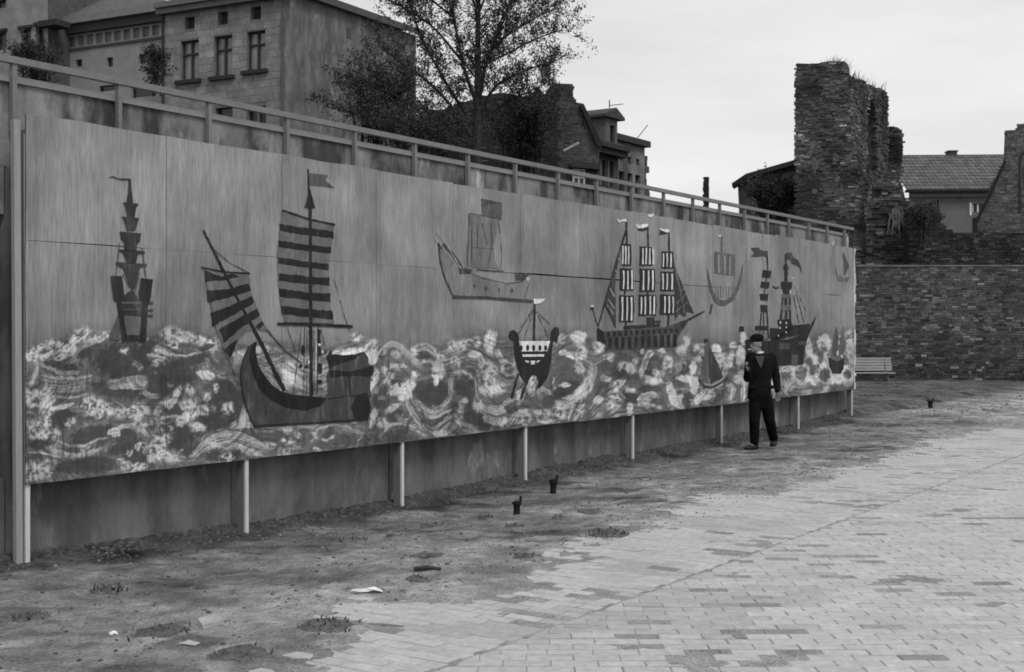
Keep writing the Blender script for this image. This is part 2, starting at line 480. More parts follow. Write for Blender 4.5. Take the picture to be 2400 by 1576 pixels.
# return of the wall behind the boards' far end
b = MB(); PR = Plane(WP.w(18.38, WOFF - 0.45, 0), (-WP.n.x, -WP.n.y))
b.pbox(PR, 0.0, 14.5, -0.4, 0.0, -0.4, CZ - 0.1); b.build('wall_return', m_conc_lo, rw)

# ------------------------------------------------------------------ railing on the wall
m_rail = M('rail_paint', 0.165, var=0.10, scale=3, rough=0.7)
rl = empty('railing', WP.w(9, WOFF, CZ), 'low grey pipe railing with short posts along the top of the retaining wall', 'railing')
b = MB(); b.pbox(WP, -7, 18.55, WOFF + 0.027, WOFF + 0.08, 3.645, 3.695); b.build('top_rail', m_rail, rl)
u = 0.035 - 0.95 * 4
while u < 18.4:
    b = MB(); w_ = 0.018
    b.pbox(WP, u - w_, u + w_, WOFF + 0.026, WOFF + 0.068, 3.17 + R.uniform(-0.03, 0.03), 3.646); b.build('post', m_rail, rl)
    u += 0.95
# ------------------------------------------------------------------ the painted boards
mural = empty('mural', WP.w(9, 0, 0.0), 'long painted hoarding of sailing ships on stormy waves mounted before the concrete wall', 'mural')
# the painted sea, brushed onto a canvas in the boards' own plane (photo pixels index the plane)
CX0, CY0, CW, CH = 40, 700, 2000, 460
yy, xx = np.mgrid[0:CH, 0:CW].astype(float); xx += CX0; yy += CY0
SKYT, DK, MID, LT = 0.226, 0.062, 0.125, 0.60
crest = np.interp(xx, [40, 120, 200, 290, 400, 480, 560, 640, 760, 830, 880, 950, 1010, 1070, 1150, 1230, 1340, 1400, 1480, 1560, 1650, 1740, 1800, 1900, 2010],
                  [812, 800, 775, 790, 768, 785, 800, 800, 812, 790, 800, 815, 805, 795, 780, 800, 772, 800, 812, 808, 800, 790, 780, 790, 782])
warp = (fbm(xx / 23, yy / 23, 4, 5) - 0.5) * 22
fx = xx + (fbm(xx / 60, yy / 40, 3, 15) - 0.5) * 60; fy = yy + (fbm(xx / 60 + 7, yy / 40, 3, 25) - 0.5) * 60
flow = fbm(fx / 46, fy / 17, 4, 31)
sea = MID * (0.55 + 0.95 * flow)
inw = sstep(-8, 8, yy - crest + warp)
halo = np.exp(-np.clip(crest - yy, 0, 200) / 22.0) * (1 - inw)
skyt = SKYT * (1 - 0.28 * halo * (0.5 + fbm(xx / 30, yy / 30, 3, 61)))
C = skyt * (1 - inw) + sea * inw
foamtex = fbm(xx / 6.0, yy / 6.0, 3, 71)
def win(x0, x1, y0, y1):
    a = slice(max(0, int(y0 - CY0)), max(0, min(CH, int(y1 - CY0) + 1))); b = slice(max(0, int(x0 - CX0)), max(0, min(CW, int(x1 - CX0) + 1)))
    return a, b
T = [0, 0, 1]
def sec(x, y, s): T[:] = [x, y, s]
def tp(p): return (T[0] + p[0] / T[2], T[1] + p[1] / T[2])
VORT = []
def D(cx, cy, rx, ry, ang=0, tone=DK, soft=0.35, a=0.93):
    (x, y), rx, ry = tp((cx, cy)), rx / T[2], ry / T[2]
    if tone < MID * 1.45: VORT.append((x, y, rx, ry, ang))
    soft *= 0.55
    m = max(rx, ry) * 1.6; w = win(x - m, x + m, y - m, y + m)
    X, Y = xx[w] - x, yy[w] - y; c, s = math.cos(math.radians(ang)), math.sin(math.radians(ang))
    r = np.hypot((X * c + Y * s) / rx, (-X * s + Y * c) / ry) + (fbm(xx[w] / 7, yy[w] / 7, 3, 91) - 0.5) * 0.6
    k = (1 - sstep(1 - soft, 1 + soft * 0.5, r)) * a
    C[w] = C[w] * (1 - k) + tone * (0.8 + 0.4 * flow[w]) * k
def Fm(cx, cy, rx, ry, ang=0, tone=LT, thr=0.42):
    (x, y), rx, ry = tp((cx, cy)), rx / T[2], ry / T[2]
    m = max(rx, ry) * 1.6; w = win(x - m, x + m, y - m, y + m)
    X, Y = xx[w] - x, yy[w] - y; c, s = math.cos(math.radians(ang)), math.sin(math.radians(ang))
    r = np.hypot((X * c + Y * s) / rx, (-X * s + Y * c) / ry) + (fbm(xx[w] / 14, yy[w] / 14, 3, 93) - 0.5) * 0.8
    k = (1 - sstep(0.55, 1.15, r)) * sstep(thr - 0.12, thr + 0.16, foamtex[w]) * 0.80
    C[w] = C[w] * (1 - k) + tone * k
def spline(pts, n=14):
    p = [np.array(tp(q)) for q in pts]; p = [2 * p[0] - p[1]] + p + [2 * p[-1] - p[-2]]; out = []
    for i in range(1, len(p) - 2):
        for t in np.linspace(0, 1, n, endpoint=False):
            a, b, c, d = p[i - 1], p[i], p[i + 1], p[i + 2]
            out.append(0.5 * ((2 * b) + (c - a) * t + (2 * a - 5 * b + 4 * c - d) * t * t + (3 * b - a - 3 * c + d) * t ** 3))
    out.append(p[-2]); return np.array(out)
def S(pts, width, n=7, tone=LT, a=0.8, dark=0.35, hair=1.1):
    """bristle stroke: n parallel hairlines of uneven load"""
    c = spline(pts); tg = np.gradient(c, axis=0); tg /= (np.linalg.norm(tg, axis=1, keepdims=True) + 1e-9); nm = np.stack([-tg[:, 1], tg[:, 0]], 1)
    L_ = len(c); tt = np.linspace(0, 1, L_); env = np.clip(np.minimum(tt, 1 - tt) * 7, 0.12, 1)
    wd = width / T[2]
    for k in range(n):
        off = ((k + 0.5) / n - 0.5) * wd + R.uniform(-0.3, 0.3) * wd / n
        load = R.uniform(0.3, 1.0)
        dk = R.random() < dark
        tn = DK * 1.3 if dk else tone * R.uniform(0.7, 1.05)
        ql = c + nm * (off * (0.5 + 0.5 * env[:, None]))
        w = win(ql[:, 0].min() - 4, ql[:, 0].max() + 4, ql[:, 1].min() - 4, ql[:, 1].max() + 4)
        X, Y = xx[w], yy[w]
        if X.size == 0: continue
        best = np.full(X.shape, 1e9); al = np.zeros(X.shape)
        for i in range(0, L_ - 1):
            a0, b0 = ql[i], ql[i + 1]; d = b0 - a0; dd = d.dot(d) + 1e-9
            bx0, bx1 = min(a0[0], b0[0]) - 4, max(a0[0], b0[0]) + 4; by0, by1 = min(a0[1], b0[1]) - 4, max(a0[1], b0[1]) + 4
            ww = (slice(max(0, int(by0 - Y[0, 0])), int(by1 - Y[0, 0]) + 1), slice(max(0, int(bx0 - X[0, 0])), int(bx1 - X[0, 0]) + 1))
            XX, YY = X[ww], Y[ww]
            if XX.size == 0: continue
            t = np.clip(((XX - a0[0]) * d[0] + (YY - a0[1]) * d[1]) / dd, 0, 1)
            ds = np.hypot(XX - a0[0] - t * d[0], YY - a0[1] - t * d[1])
            up = ds < best[ww]
            best[ww] = np.where(up, ds, best[ww]); al[ww] = np.where(up, env[i], al[ww])
        h = max(hair, wd / n * 0.62)
        m = (1 - sstep(h * 0.5, h * 1.25, best)) * al * load * a * (0.45 + 0.9 * fbm(X / 9, Y / 9, 2, 97 + k))
        m = np.clip(m, 0, 1)
        C[w] = C[w] * (1 - m) + tn * m
# --- section 1 (left end, under the many-tiered ship)
sec(40, 740, 3.908)
for q in ((200, 330, 130, 90, -20), (340, 290, 90, 80, 0), (470, 300, 120, 80, -35), (600, 180, 110, 85, -25), (760, 200, 110, 60, -20), (130, 390, 70, 60, 0), (420, 380, 130, 50, -30)): Fm(*q, thr=0.40)
D(980, 420, 290, 180, -12); D(1200, 400, 110, 200, 0); D(620, 340, 90, 40, -25); D(330, 440, 90, 35, 0); D(900, 680, 220, 80, 14); D(1250, 640, 200, 150, 0); D(480, 470, 70, 40)
S([(170, 440), (300, 500), (450, 540), (620, 520)], 60, 6, dark=.5); S([(200, 560), (380, 590), (600, 585), (700, 560)], 70, 7, dark=.5); S([(230, 650), (420, 670), (640, 640)], 70, 6, dark=.5); S([(330, 725), (500, 735), (650, 700)], 40, 4)
S([(800, 640), (960, 620), (1100, 590), (1200, 600)], 90, 9, dark=.15); S([(960, 640), (1080, 660), (1190, 650)], 50, 4, dark=.2)
S([(1240, 300), (1330, 340), (1407, 390)], 110, 7, dark=.15); S([(180, 420), (160, 540), (120, 640)], 50, 4, dark=.1)
for q in ((140, 760, 80, 90), (270, 760, 80, 90), (260, 900, 70, 130), (180, 1000, 120, 70), (230, 1080, 150, 60), (680, 830, 90, 110), (800, 860, 130, 80), (930, 880, 140, 70), (1100, 890, 120, 90), (1180, 970, 80, 50)): Fm(*q, thr=0.40)
D(420, 940, 130, 90, -10); D(400, 835, 130, 22, -14, LT, .25, .85); D(700, 1080, 230, 75, -14); D(200, 1180, 100, 45)
D(1020, 1160, 110, 150, -20); D(1080, 1250, 160, 110, 20); D(900, 1230, 60, 50)
S([(940, 1090), (900, 1060), (970, 1010), (1100, 1020), (1200, 1090), (1300, 1110)], 40, 5, dark=.1); D(890, 1070, 60, 45, 0, LT, .3, .8)
S([(300, 1140), (430, 1200), (600, 1215), (760, 1150), (850, 1130)], 70, 6, dark=.35); S([(250, 1190), (420, 1270), (600, 1280), (800, 1210)], 80, 7, dark=.4); S([(80, 1270), (250, 1280), (420, 1320)], 50, 4)
D(650, 1370, 330, 80, -5); S([(900, 1300), (980, 1340), (1030, 1400)], 26, 3, dark=0); Fm(180, 1420, 190, 100, -20, thr=.43); Fm(1120, 1380, 80, 40)
Fm(1300, 1170, 110, 60, -20); Fm(1320, 1240, 120, 60)
# --- section 2
sec(340, 740, 3.908)
for q in ((240, 160, 110, 80, 0), (350, 190, 110, 70, 0), (500, 220, 140, 60, 10), (620, 260, 90, 70, 20), (260, 260, 70, 60, 0), (150, 340, 80, 90, 0), (140, 450, 90, 120, 0)): Fm(*q, thr=0.38)
D(420, 400, 170, 60, -10); D(250, 560, 230, 160, 0); D(560, 290, 90, 30, -15)
S([(180, 340), (350, 365), (500, 330)], 40, 4)
D(560, 545, 90, 45, 15, LT, .35, .9); S([(640, 530), (740, 580), (810, 680)], 40, 4, dark=.1)
D(700, 800, 200, 210, 0, DK * 1.15); D(650, 950, 190, 110, 0); D(740, 650, 90, 70)
for q in ((300, 700, 40, 60, 20), (410, 680, 40, 70, -20), (570, 730, 30, 70, 25), (650, 660, 30, 50, 0), (400, 850, 90, 110, 0), (530, 860, 90, 60, 0), (350, 960, 80, 60, 0), (480, 1030, 80, 50, 0), (760, 850, 70, 70, 0)): Fm(*q, thr=0.36)
S([(100, 940), (120, 850), (200, 790), (300, 800), (380, 870)], 60, 5, dark=.15); D(250, 860, 95, 60, 10); S([(110, 960), (250, 925), (370, 950)], 26, 3, dark=0); D(200, 1020, 90, 60)
S([(760, 1030), (850, 980), (900, 900), (910, 800)], 70, 7, dark=.2); S([(800, 1020), (900, 1000), (990, 1010)], 50, 5, dark=.1); D(900, 960, 40, 90, 25, LT * .9, .6, .6)
D(340, 1110, 110, 110, -20); D(280, 1200, 90, 60); D(380, 1210, 50, 90); Fm(140, 1160, 110, 70, -20); Fm(250, 1290, 70, 70, -20, thr=.36); Fm(80, 1300, 70, 60)
S([(400, 1330), (480, 1230), (620, 1120), (800, 1080), (960, 1130), (1150, 1230)], 90, 9, dark=.35); S([(520, 1230), (650, 1150), (800, 1140), (950, 1190), (1100, 1270)], 110, 10, dark=.35); S([(600, 1200), (760, 1180), (900, 1220), (1000, 1280)], 60, 5)
D(720, 1280, 190, 50, -4); D(1180, 1110, 190, 55, 5, DK * 1.3); S([(1040, 1050), (1200, 1040), (1400, 1030)], 40, 5, tone=LT * .8); Fm(1150, 1190, 60, 40); Fm(1300, 1150, 70, 40)
D(960, 330, 150, 40, -8, LT * .75, .6, .75); D(860, 400, 60, 60, 0, LT * .6, .6, .7); S([(850, 430), (1000, 330), (1150, 300)], 120, 9, tone=LT * .8, dark=.3); S([(1040, 460), (1200, 440), (1300, 380)], 110, 8, tone=LT * .7); Fm(1340, 500, 100, 90, 0, thr=.35); D(1330, 560, 80, 110, 0, LT * .8, .7, .6)
# --- section 3
sec(680, 740, 4.597)
D(640, 400, 260, 55, -6, LT, .45, .85); D(150, 620, 240, 190, 0, LT * .75, .8, .55); Fm(720, 250, 70, 80, 20); Fm(880, 320, 90, 80, 0); D(890, 450, 70, 90, 20, LT, .5, .8)
S([(980, 460), (1010, 370), (1090, 310), (1200, 350), (1330, 480), (1420, 560)], 70, 7, dark=.25); D(1110, 400, 90, 60, 0, MID); D(1100, 480, 150, 50, 0, MID * 1.3)
for q in ((930, 640, 55, 90, 0), (1010, 590, 40, 60, 0), (1100, 590, 40, 90, 0), (1040, 720, 50, 50, 0), (1330, 650, 40, 50, 0), (1260, 750, 90, 80, 0), (1230, 850, 90, 100, 0)): Fm(*q, thr=.34)
D(890, 760, 40, 120, 8, LT, .5, .85); D(1230, 840, 80, 80, 0, LT, .7, .7); D(1180, 540, 70, 30, 0, LT, .5, .7)
D(1160, 620, 120, 50, 10, MID * .8); D(1150, 730, 80, 50, 0, DK); D(980, 880, 110, 130, 0, DK * 1.3); D(1500, 830, 190, 150, -8, DK); D(1130, 1070, 90, 90, -30, DK * 1.3)
S([(1250, 900), (1290, 1020), (1360, 1130), (1450, 1250)], 110, 9, dark=.3); S([(1330, 880), (1420, 1000), (1560, 1060), (1655, 1020)], 70, 6); D(1110, 990, 90, 40, -30, LT, .6, .7)
S([(980, 1330), (1010, 1240), (1100, 1170), (1250, 1170), (1400, 1260), (1480, 1300)], 60, 6, dark=.2); D(1160, 1290, 150, 70, 0, DK * 1.4); S([(1200, 1140), (1300, 1170), (1420, 1210)], 80, 6)
D(890, 1100, 40, 110, 14, LT, .5, .8); Fm(1000, 1150, 70, 70, -40, thr=.35); S([(870, 1180), (930, 1080), (960, 1000)], 40, 4)
S([(0, 1200), (150, 1190), (330, 1180), (500, 1165)], 40, 5, dark=.2); S([(220, 1290), (300, 1210), (420, 1170)], 60, 5, dark=.2); D(430, 1250, 60, 60); D(560, 1340, 220, 60, 0, DK * 1.35); D(130, 1300, 120, 70, 0, DK * 1.4); S([(330, 1330), (400, 1335), (470, 1290)], 22, 3, dark=0); S([(540, 1190), (660, 1230), (800, 1270)], 60, 5)
S([(1290, 430), (1380, 350), (1480, 340), (1570, 440)], 90, 8, dark=.25); D(1440, 440, 70, 35); S([(1380, 520), (1460, 480), (1560, 510)], 40, 4, dark=.1); Fm(1590, 600, 80, 100, 0, thr=.36); D(1570, 710, 35, 70, 0, LT, .6, .8); Fm(1330, 390, 60, 70)
S([(1500, 1060), (1600, 1040), (1700, 980)], 60, 5); S([(1480, 1180), (1600, 1130), (1700, 1020)], 120, 8, dark=.5); D(1580, 1270, 50, 40); D(1640, 1270, 60, 40, 0, LT * .8, .7, .6)
# --- section 4
sec(1000, 740, 4.597)
D(120, 830, 150, 160, 0, DK); S([(20, 1030), (140, 1000), (250, 880), (270, 700), (330, 560)], 50, 5, dark=.1); Fm(290, 330, 70, 90); Fm(310, 510, 60, 70); D(120, 560, 60, 70, 0, LT * .9, .6, .6); D(100, 710, 30, 60, 0, LT, .5, .8)
D(480, 530, 110, 100, 0, MID * .9); S([(440, 430), (520, 410), (590, 480), (570, 570)], 70, 5, dark=0, a=1); D(510, 415, 70, 40, 10, LT, .4, .9); Fm(420, 310, 90, 80, 0, thr=.45); Fm(540, 280, 60, 70)
D(670, 270, 60, 120, 12, LT, .5, .85); S([(650, 420), (700, 280), (720, 170)], 90, 7, dark=.1); S([(740, 340), (780, 460), (880, 560)], 90, 7, dark=.3); D(880, 560, 90, 60, 0, MID * .9)
Fm(400, 640, 110, 60, 15, thr=.36); D(360, 640, 70, 25, 20, LT, .5, .8); D(400, 760, 110, 130, 20, DK * 1.2); D(460, 900, 60, 110, 0, DK * 1.2)
Fm(680, 620, 130, 130, 0, thr=.48, tone=LT * .8); Fm(690, 790, 160, 80, 0, thr=.34); D(690, 800, 130, 45, 0, LT, .7, .65); Fm(560, 960, 60, 80, 0, thr=.36); S([(540, 600), (540, 750), (550, 900)], 40, 4)
S([(500, 980), (580, 1060), (720, 1130), (860, 1130)], 90, 8, dark=.35); S([(610, 960), (720, 1010), (830, 990), (920, 880)], 110, 9, dark=.45); D(700, 930, 90, 50, 0, MID, .6, .6); Fm(390, 940, 50, 70, 0, thr=.38)
D(520, 1110, 120, 100, 20, DK); Fm(340, 1090, 60, 90, 20, thr=.36); S([(130, 1280), (200, 1180), (270, 1080), (360, 1050)], 50, 5, dark=.2); S([(240, 1260), (330, 1190), (430, 1180), (540, 1250)], 50, 5, dark=.2); D(370, 1240, 80, 40, 0, MID); D(60, 1130, 130, 50, -10, DK * 1.5); D(620, 1190, 90, 50)
S([(0, 1080), (120, 1060), (250, 1000)], 70, 6, dark=.4); Fm(120, 1270, 80, 40)
Fm(820, 1150, 60, 60, 0, thr=.36); S([(890, 1200), (940, 1080), (1040, 1030), (1110, 1100)], 90, 7, dark=.3); S([(960, 960), (1040, 930), (1130, 1000), (1180, 1100)], 60, 5); Fm(1040, 1090, 110, 90, 0, thr=.44); D(930, 1000, 80, 60, -20, DK * 1.2); D(1130, 900, 90, 100, 0, MID * .9)
D(1490, 620, 160, 160, 0, MID * .85, .3); D(1540, 780, 130, 90, -20, DK); D(1490, 745, 80, 30, -8, LT, .35, .9); S([(1420, 430), (1500, 390), (1600, 450), (1655, 560)], 60, 5, dark=.05, a=1); D(1480, 400, 60, 28, 20, LT, .5, .8)
D(1320, 720, 90, 90, 0, MID); Fm(1160, 690, 60, 60, 0, thr=.34); Fm(1120, 790, 60, 80, 0, thr=.36); S([(1190, 880), (1230, 790), (1330, 830), (1400, 780)], 50, 5, dark=.15); S([(1400, 900), (1480, 960), (1600, 880), (1655, 780)], 100, 8, dark=.05, a=1); D(1300, 930, 70, 70, 0, DK * 1.3); D(1470, 920, 90, 50, 0, LT * .9, .6, .7)
Fm(1280, 1080, 90, 90, 0, thr=.38); Fm(1440, 1040, 80, 90, 0, thr=.36); S([(1530, 1140), (1560, 1000), (1600, 900)], 40, 4, dark=.3, a=1); S([(1590, 1150), (1640, 1050), (1680, 900)], 40, 4, dark=.3, a=1); S([(1180, 1060), (1220, 1140), (1330, 1150)], 50, 5)
Fm(1010, 870, 60, 90, 10, thr=.38, tone=LT * .85); Fm(1600, 230, 60, 60, 0, thr=.3)
# --- section 5
sec(1320, 740, 5.211)
D(190, 270, 90, 90, 40, LT, .4, .9); D(100, 350, 70, 70, 30, MID * 1.2); Fm(230, 440, 90, 110, 0, thr=.42); D(60, 650, 170, 160, 0, MID * .8, .3); D(60, 900, 200, 90, -25, DK); D(30, 845, 80, 32, 0, LT, .35, .9); D(50, 480, 90, 26, 30, LT, .5, .8)
D(270, 880, 80, 200, 38, LT, .5, .85); S([(350, 560), (350, 720), (280, 860), (120, 1000), (0, 1040)], 110, 9, dark=.12); Fm(430, 390, 80, 100, 10, thr=.36); Fm(560, 510, 80, 80, 0, thr=.34); D(680, 660, 100, 130, 0, DK); D(530, 620, 80, 80, 0, MID * .8); D(440, 860, 80, 150, 0, MID)
D(530, 770, 55, 38, 0, LT, .4, .95); D(830, 915, 65, 42, 0, LT, .4, .95); D(820, 1000, 130, 60, 0, DK); D(700, 540, 100, 90, 0, MID * .8); S([(760, 640), (840, 620), (900, 520)], 70, 6, dark=.05, a=1); Fm(830, 650, 80, 70, 0, thr=.32); Fm(680, 850, 110, 80, -20, thr=.42); Fm(620, 1060, 110, 130, 0, thr=.44)
D(1110, 590, 120, 110, 0, DK * 1.3, .25); S([(960, 700), (990, 580), (1040, 480), (1100, 440)], 70, 5, dark=0, a=1); D(950, 690, 40, 60, 0, LT, .6, .8); D(1060, 700, 80, 40, 10, DK); S([(980, 740), (1060, 790), (1160, 770), (1210, 670)], 80, 6, dark=0, a=1); D(1100, 810, 110, 45, -5, LT, .6, .75); D(960, 430, 28, 40, 0, LT, .4, .8)
D(1070, 890, 160, 50, 0, DK * 1.3); Fm(1280, 580, 70, 130, 0, thr=.4); D(1480, 640, 70, 80, 0, DK); D(1580, 640, 45, 90, 10, LT, .4, .9); D(1400, 620, 60, 60, 0, LT * .7, .7, .6); Fm(1450, 420, 100, 90, 0, thr=.38); Fm(1510, 300, 50, 90, 0, thr=.32); Fm(1650, 450, 70, 140, 0, thr=.38)
D(1390, 850, 90, 110, 0, MID * .75); D(1500, 770, 110, 45, 5, LT, .5, .9); D(1600, 860, 60, 110, 15, LT, .5, .85); D(1320, 950, 50, 150, -15, LT, .35, .92); S([(1320, 830), (1330, 980), (1400, 1100)], 60, 5, dark=.15, a=1); S([(1400, 960), (1420, 1040), (1440, 1130)], 110, 6, dark=.3, a=1); D(1510, 1030, 60, 110, 10, DK * 1.4)
D(430, 1030, 70, 60, 0, LT * .85, .6, .85); S([(370, 1040), (430, 1150), (520, 1130)], 60, 5); D(810, 1140, 40, 90, 0, LT, .5, .9); S([(940, 1120), (960, 1000), (1060, 970), (1150, 990)], 80, 6, dark=.15, a=1); Fm(1020, 1060, 80, 80, 0, thr=.36); D(1150, 1090, 110, 90, -10, DK * 1.4); D(1680, 1010, 110, 60, -30, LT, .45, .9); D(1730, 1080, 90, 60, 0, MID); S([(1560, 1130), (1620, 1020), (1720, 930), (1830, 900)], 60, 5, dark=0, a=1)
D(1770, 790, 120, 26, 0, LT, .5, .85); S([(1690, 740), (1760, 820), (1870, 780)], 50, 4, dark=.2); D(250, 1200, 110, 80, 0, MID * .8); S([(60, 1290), (90, 1150), (150, 1080)], 36, 3, dark=0, a=1); S([(130, 1290), (190, 1150), (240, 1060)], 50, 4, dark=.1, a=1); D(1850, 400, 50, 60, 0, LT, .5, .7)
D(1800, 950, 60, 60, 0, MID)
# --- section 6 (round the person and the far end)
sec(1660, 740, 5.211)
D(120, 400, 45, 55, -30, LT, .35, .9); D(310, 360, 50, 45, 0, LT * .85, .5, .9); Fm(150, 520, 90, 110, 0, thr=.36); D(270, 540, 45, 110, 10, LT, .5, .85); D(390, 490, 65, 130, 8, LT, .4, .95); D(425, 280, 35, 100, 0, LT * .95, .5, .9); S([(330, 460), (320, 580), (360, 680)], 40, 3, dark=1); D(160, 700, 60, 70, 0, MID * .8)
S([(20, 840), (120, 790), (200, 680), (240, 560)], 60, 5, dark=.1, a=1); D(160, 960, 150, 110, -10, MID); S([(0, 960), (60, 870), (170, 820)], 60, 4, dark=0, a=1); D(290, 760, 70, 110, 0, MID * 1.2); D(400, 800, 90, 60, 0, LT * .8, .7, .7); S([(280, 1060), (285, 960), (300, 870)], 50, 4, dark=0, a=1); S([(410, 1060), (420, 950), (440, 850)], 60, 4, dark=0, a=1); D(350, 960, 50, 100, 0, MID); D(60, 1080, 120, 30, -5, MID)
D(960, 720, 130, 150, 0, LT, .5, .8); D(950, 710, 75, 85, 0, MID, .25); D(970, 770, 50, 60, 0, MID, .3); D(1140, 720, 130, 150, 0, LT, .5, .75); D(1140, 710, 80, 100, -8, MID * .95, .3); D(1300, 680, 70, 80, 10, MID * .9, .35); Fm(960, 660, 70, 40, 0, thr=.3)
S([(900, 760), (960, 850), (1020, 780), (1050, 640)], 36, 4, dark=0, a=1); S([(1050, 740), (1110, 830), (1190, 780), (1220, 660)], 36, 4, dark=0, a=1); S([(950, 950), (950, 860), (930, 800)], 50, 4, dark=.1, a=1); D(1230, 880, 130, 60, -8, MID); D(1050, 900, 50, 70, 0, MID)
D(1220, 380, 50, 150, -12, LT, .6, .75); D(1290, 540, 60, 70, -35, LT, .4, .9); D(1230, 560, 40, 60, -20, MID); D(1410, 340, 90, 110, 0, LT, .4, .9); D(1405, 390, 45, 70, 0, MID * 1.2, .4); D(1420, 560, 60, 110, 10, LT, .5, .85); D(1375, 520, 35, 70, 10, MID); D(1290, 780, 60, 70, 10, LT, .5, .9); D(1480, 720, 170, 150, 0, LT, .5, .8)
D(1420, 720, 72, 82, 0, MID * .8, .22); D(1700, 720, 120, 130, 0, LT, .4, .9); D(1700, 720, 55, 65, 0, MID * .9, .3); D(1700, 830, 60, 45, 0, LT * .6, .5, .8); D(1560, 790, 90, 70, 0, LT, .5, .8); D(1570, 880, 80, 60, 0, MID, .35); D(1450, 890, 50, 50, 0, LT, .4, .8); D(1360, 850, 50, 60, 0, MID * 1.3, .4); D(1750, 460, 60, 180, 0, LT * .85, .6, .8); Fm(1720, 300, 60, 130, 0, thr=.36); S([(1690, 330), (1740, 480), (1730, 600)], 60, 4, dark=.5)
D(1580, 560, 60, 40, 0, MID, .5, .5)
# loose hairline brushwork over the whole sea
T[:] = [0, 0, 1]
for _ in range(90):
    x = R.uniform(60, 1990); y = R.uniform(float(np.interp(x, xx[0], crest[0])) + 12, 740 + 390 - 0.105 * (x - 60))
    a = R.uniform(0, 6.28); r = R.uniform(8, 34) * (1.0 if x < 1200 else 0.75); sp = R.uniform(0.8, 2.2)
    S([(x + r * math.cos(a + sp * t) * 1.15, y + r * math.sin(a + sp * t) * 0.75) for t in (0, .33, .66, 1)], R.uniform(3, 13), R.randint(2, 5), tone=LT * R.uniform(.55, 1), dark=R.choice((0, .2, .9)), a=R.uniform(.5, .95), hair=.9)
for _ in range(60):
    x = R.uniform(60, 1990); y = R.uniform(float(np.interp(x, xx[0], crest[0])) + 6, 740 + 385 - 0.105 * (x - 60)); r = R.uniform(5, 16)
    Fm(x, y, r * 1.3, r, R.uniform(-40, 40), thr=R.uniform(.40, .5), tone=LT * R.uniform(.7, 1))
# bristle marks that run round the swells: streaks convolved along a field of eddies
vx = np.full(C.shape, 0.55); vy = (fbm(xx / 70, yy / 50, 2, 161) - .5) * 1.2
for (x, y, rx, ry, an) in VORT:
    rr = max(rx, ry) * 1.25 + 6; w = win(x - 2.2 * rr, x + 2.2 * rr, y - 2.2 * rr, y + 2.2 * rr); X, Y = (xx[w] - x), (yy[w] - y) * (rx / max(ry, 1)) ** .5
    g = np.exp(-(X * X + Y * Y) / (2 * (rr * .8) ** 2)) * 3.2 / (rr * .5)
    vx[w] += -Y * g; vy[w] += X * g
vn = np.hypot(vx, vy) + 1e-6; vx /= vn; vy /= vn
nz = NP.rand(CH, CW); nz = (nz + np.roll(nz, 1, 0) + np.roll(nz, 1, 1) + np.roll(nz, (1, 1), (0, 1))) / 4
nz = (nz + np.roll(nz, 2, 0) + np.roll(nz, 2, 1)) / 3
nz = (nz + np.roll(nz, 1, 0) + np.roll(nz, -1, 0) + np.roll(nz, 1, 1) + np.roll(nz, -1, 1)) / 5
lic = nz.copy(); cnt = 1
for sg in (1, -1):
    px_ = xx - CX0; py_ = yy - CY0
    for st_ in range(15):
        jx = np.clip(px_, 0, CW - 1).astype(int); jy = np.clip(py_, 0, CH - 1).astype(int)
        px_ = px_ + sg * 1.6 * vx[jy, jx]; py_ = py_ + sg * 1.6 * vy[jy, jx]
        lic += nz[np.clip(py_, 0, CH - 1).astype(int), np.clip(px_, 0, CW - 1).astype(int)]; cnt += 1
lic = lic / cnt; lic = np.clip((lic - lic.mean()) / (lic.std() * 2.2), -1, 1)
seam_ = sstep(-4, 14, yy - crest)
calm = 0.12 + 0.88 * sstep(.065, .125, C)      # solid dark troughs keep their flat paint
C = C * (1 + 0.45 * lic * seam_ * calm)
lines = sstep(.30, .62, lic) * sstep(.50, .62, fbm(fx / 38, fy / 26, 3, 171)) * seam_ * calm ** 1.5
C = C * (1 - .45 * lines) + LT * .72 * .45 * lines
dlines = sstep(.25, .6, -lic) * sstep(.42, .6, fbm(fx / 30, fy / 22, 3, 181)) * seam_
C = C * (1 - .45 * dlines) + DK * .45 * dlines
# broken, dry-brush edges
d1 = (fbm(xx / 9, yy / 9, 3, 131) - .5) * 6; d2 = (fbm(xx / 9 + 50, yy / 9, 3, 141) - .5) * 6
ix = np.clip(xx - CX0 + d1, 0, CW - 1).astype(int); iy = np.clip(yy - CY0 + d2, 0, CH - 1).astype(int)
Cw = C[iy, ix]
wmask = sstep(-30, 0, yy - crest)
C = C * (1 - wmask) + Cw * wmask
C = C * (1 - wmask) + wmask * np.where(C > MID, MID + (C - MID) * 1.02, C) * (0.8 + 0.4 * fbm(fx / 14, fy / 5, 3, 151))
C = np.clip(C, 0.04, 0.70)

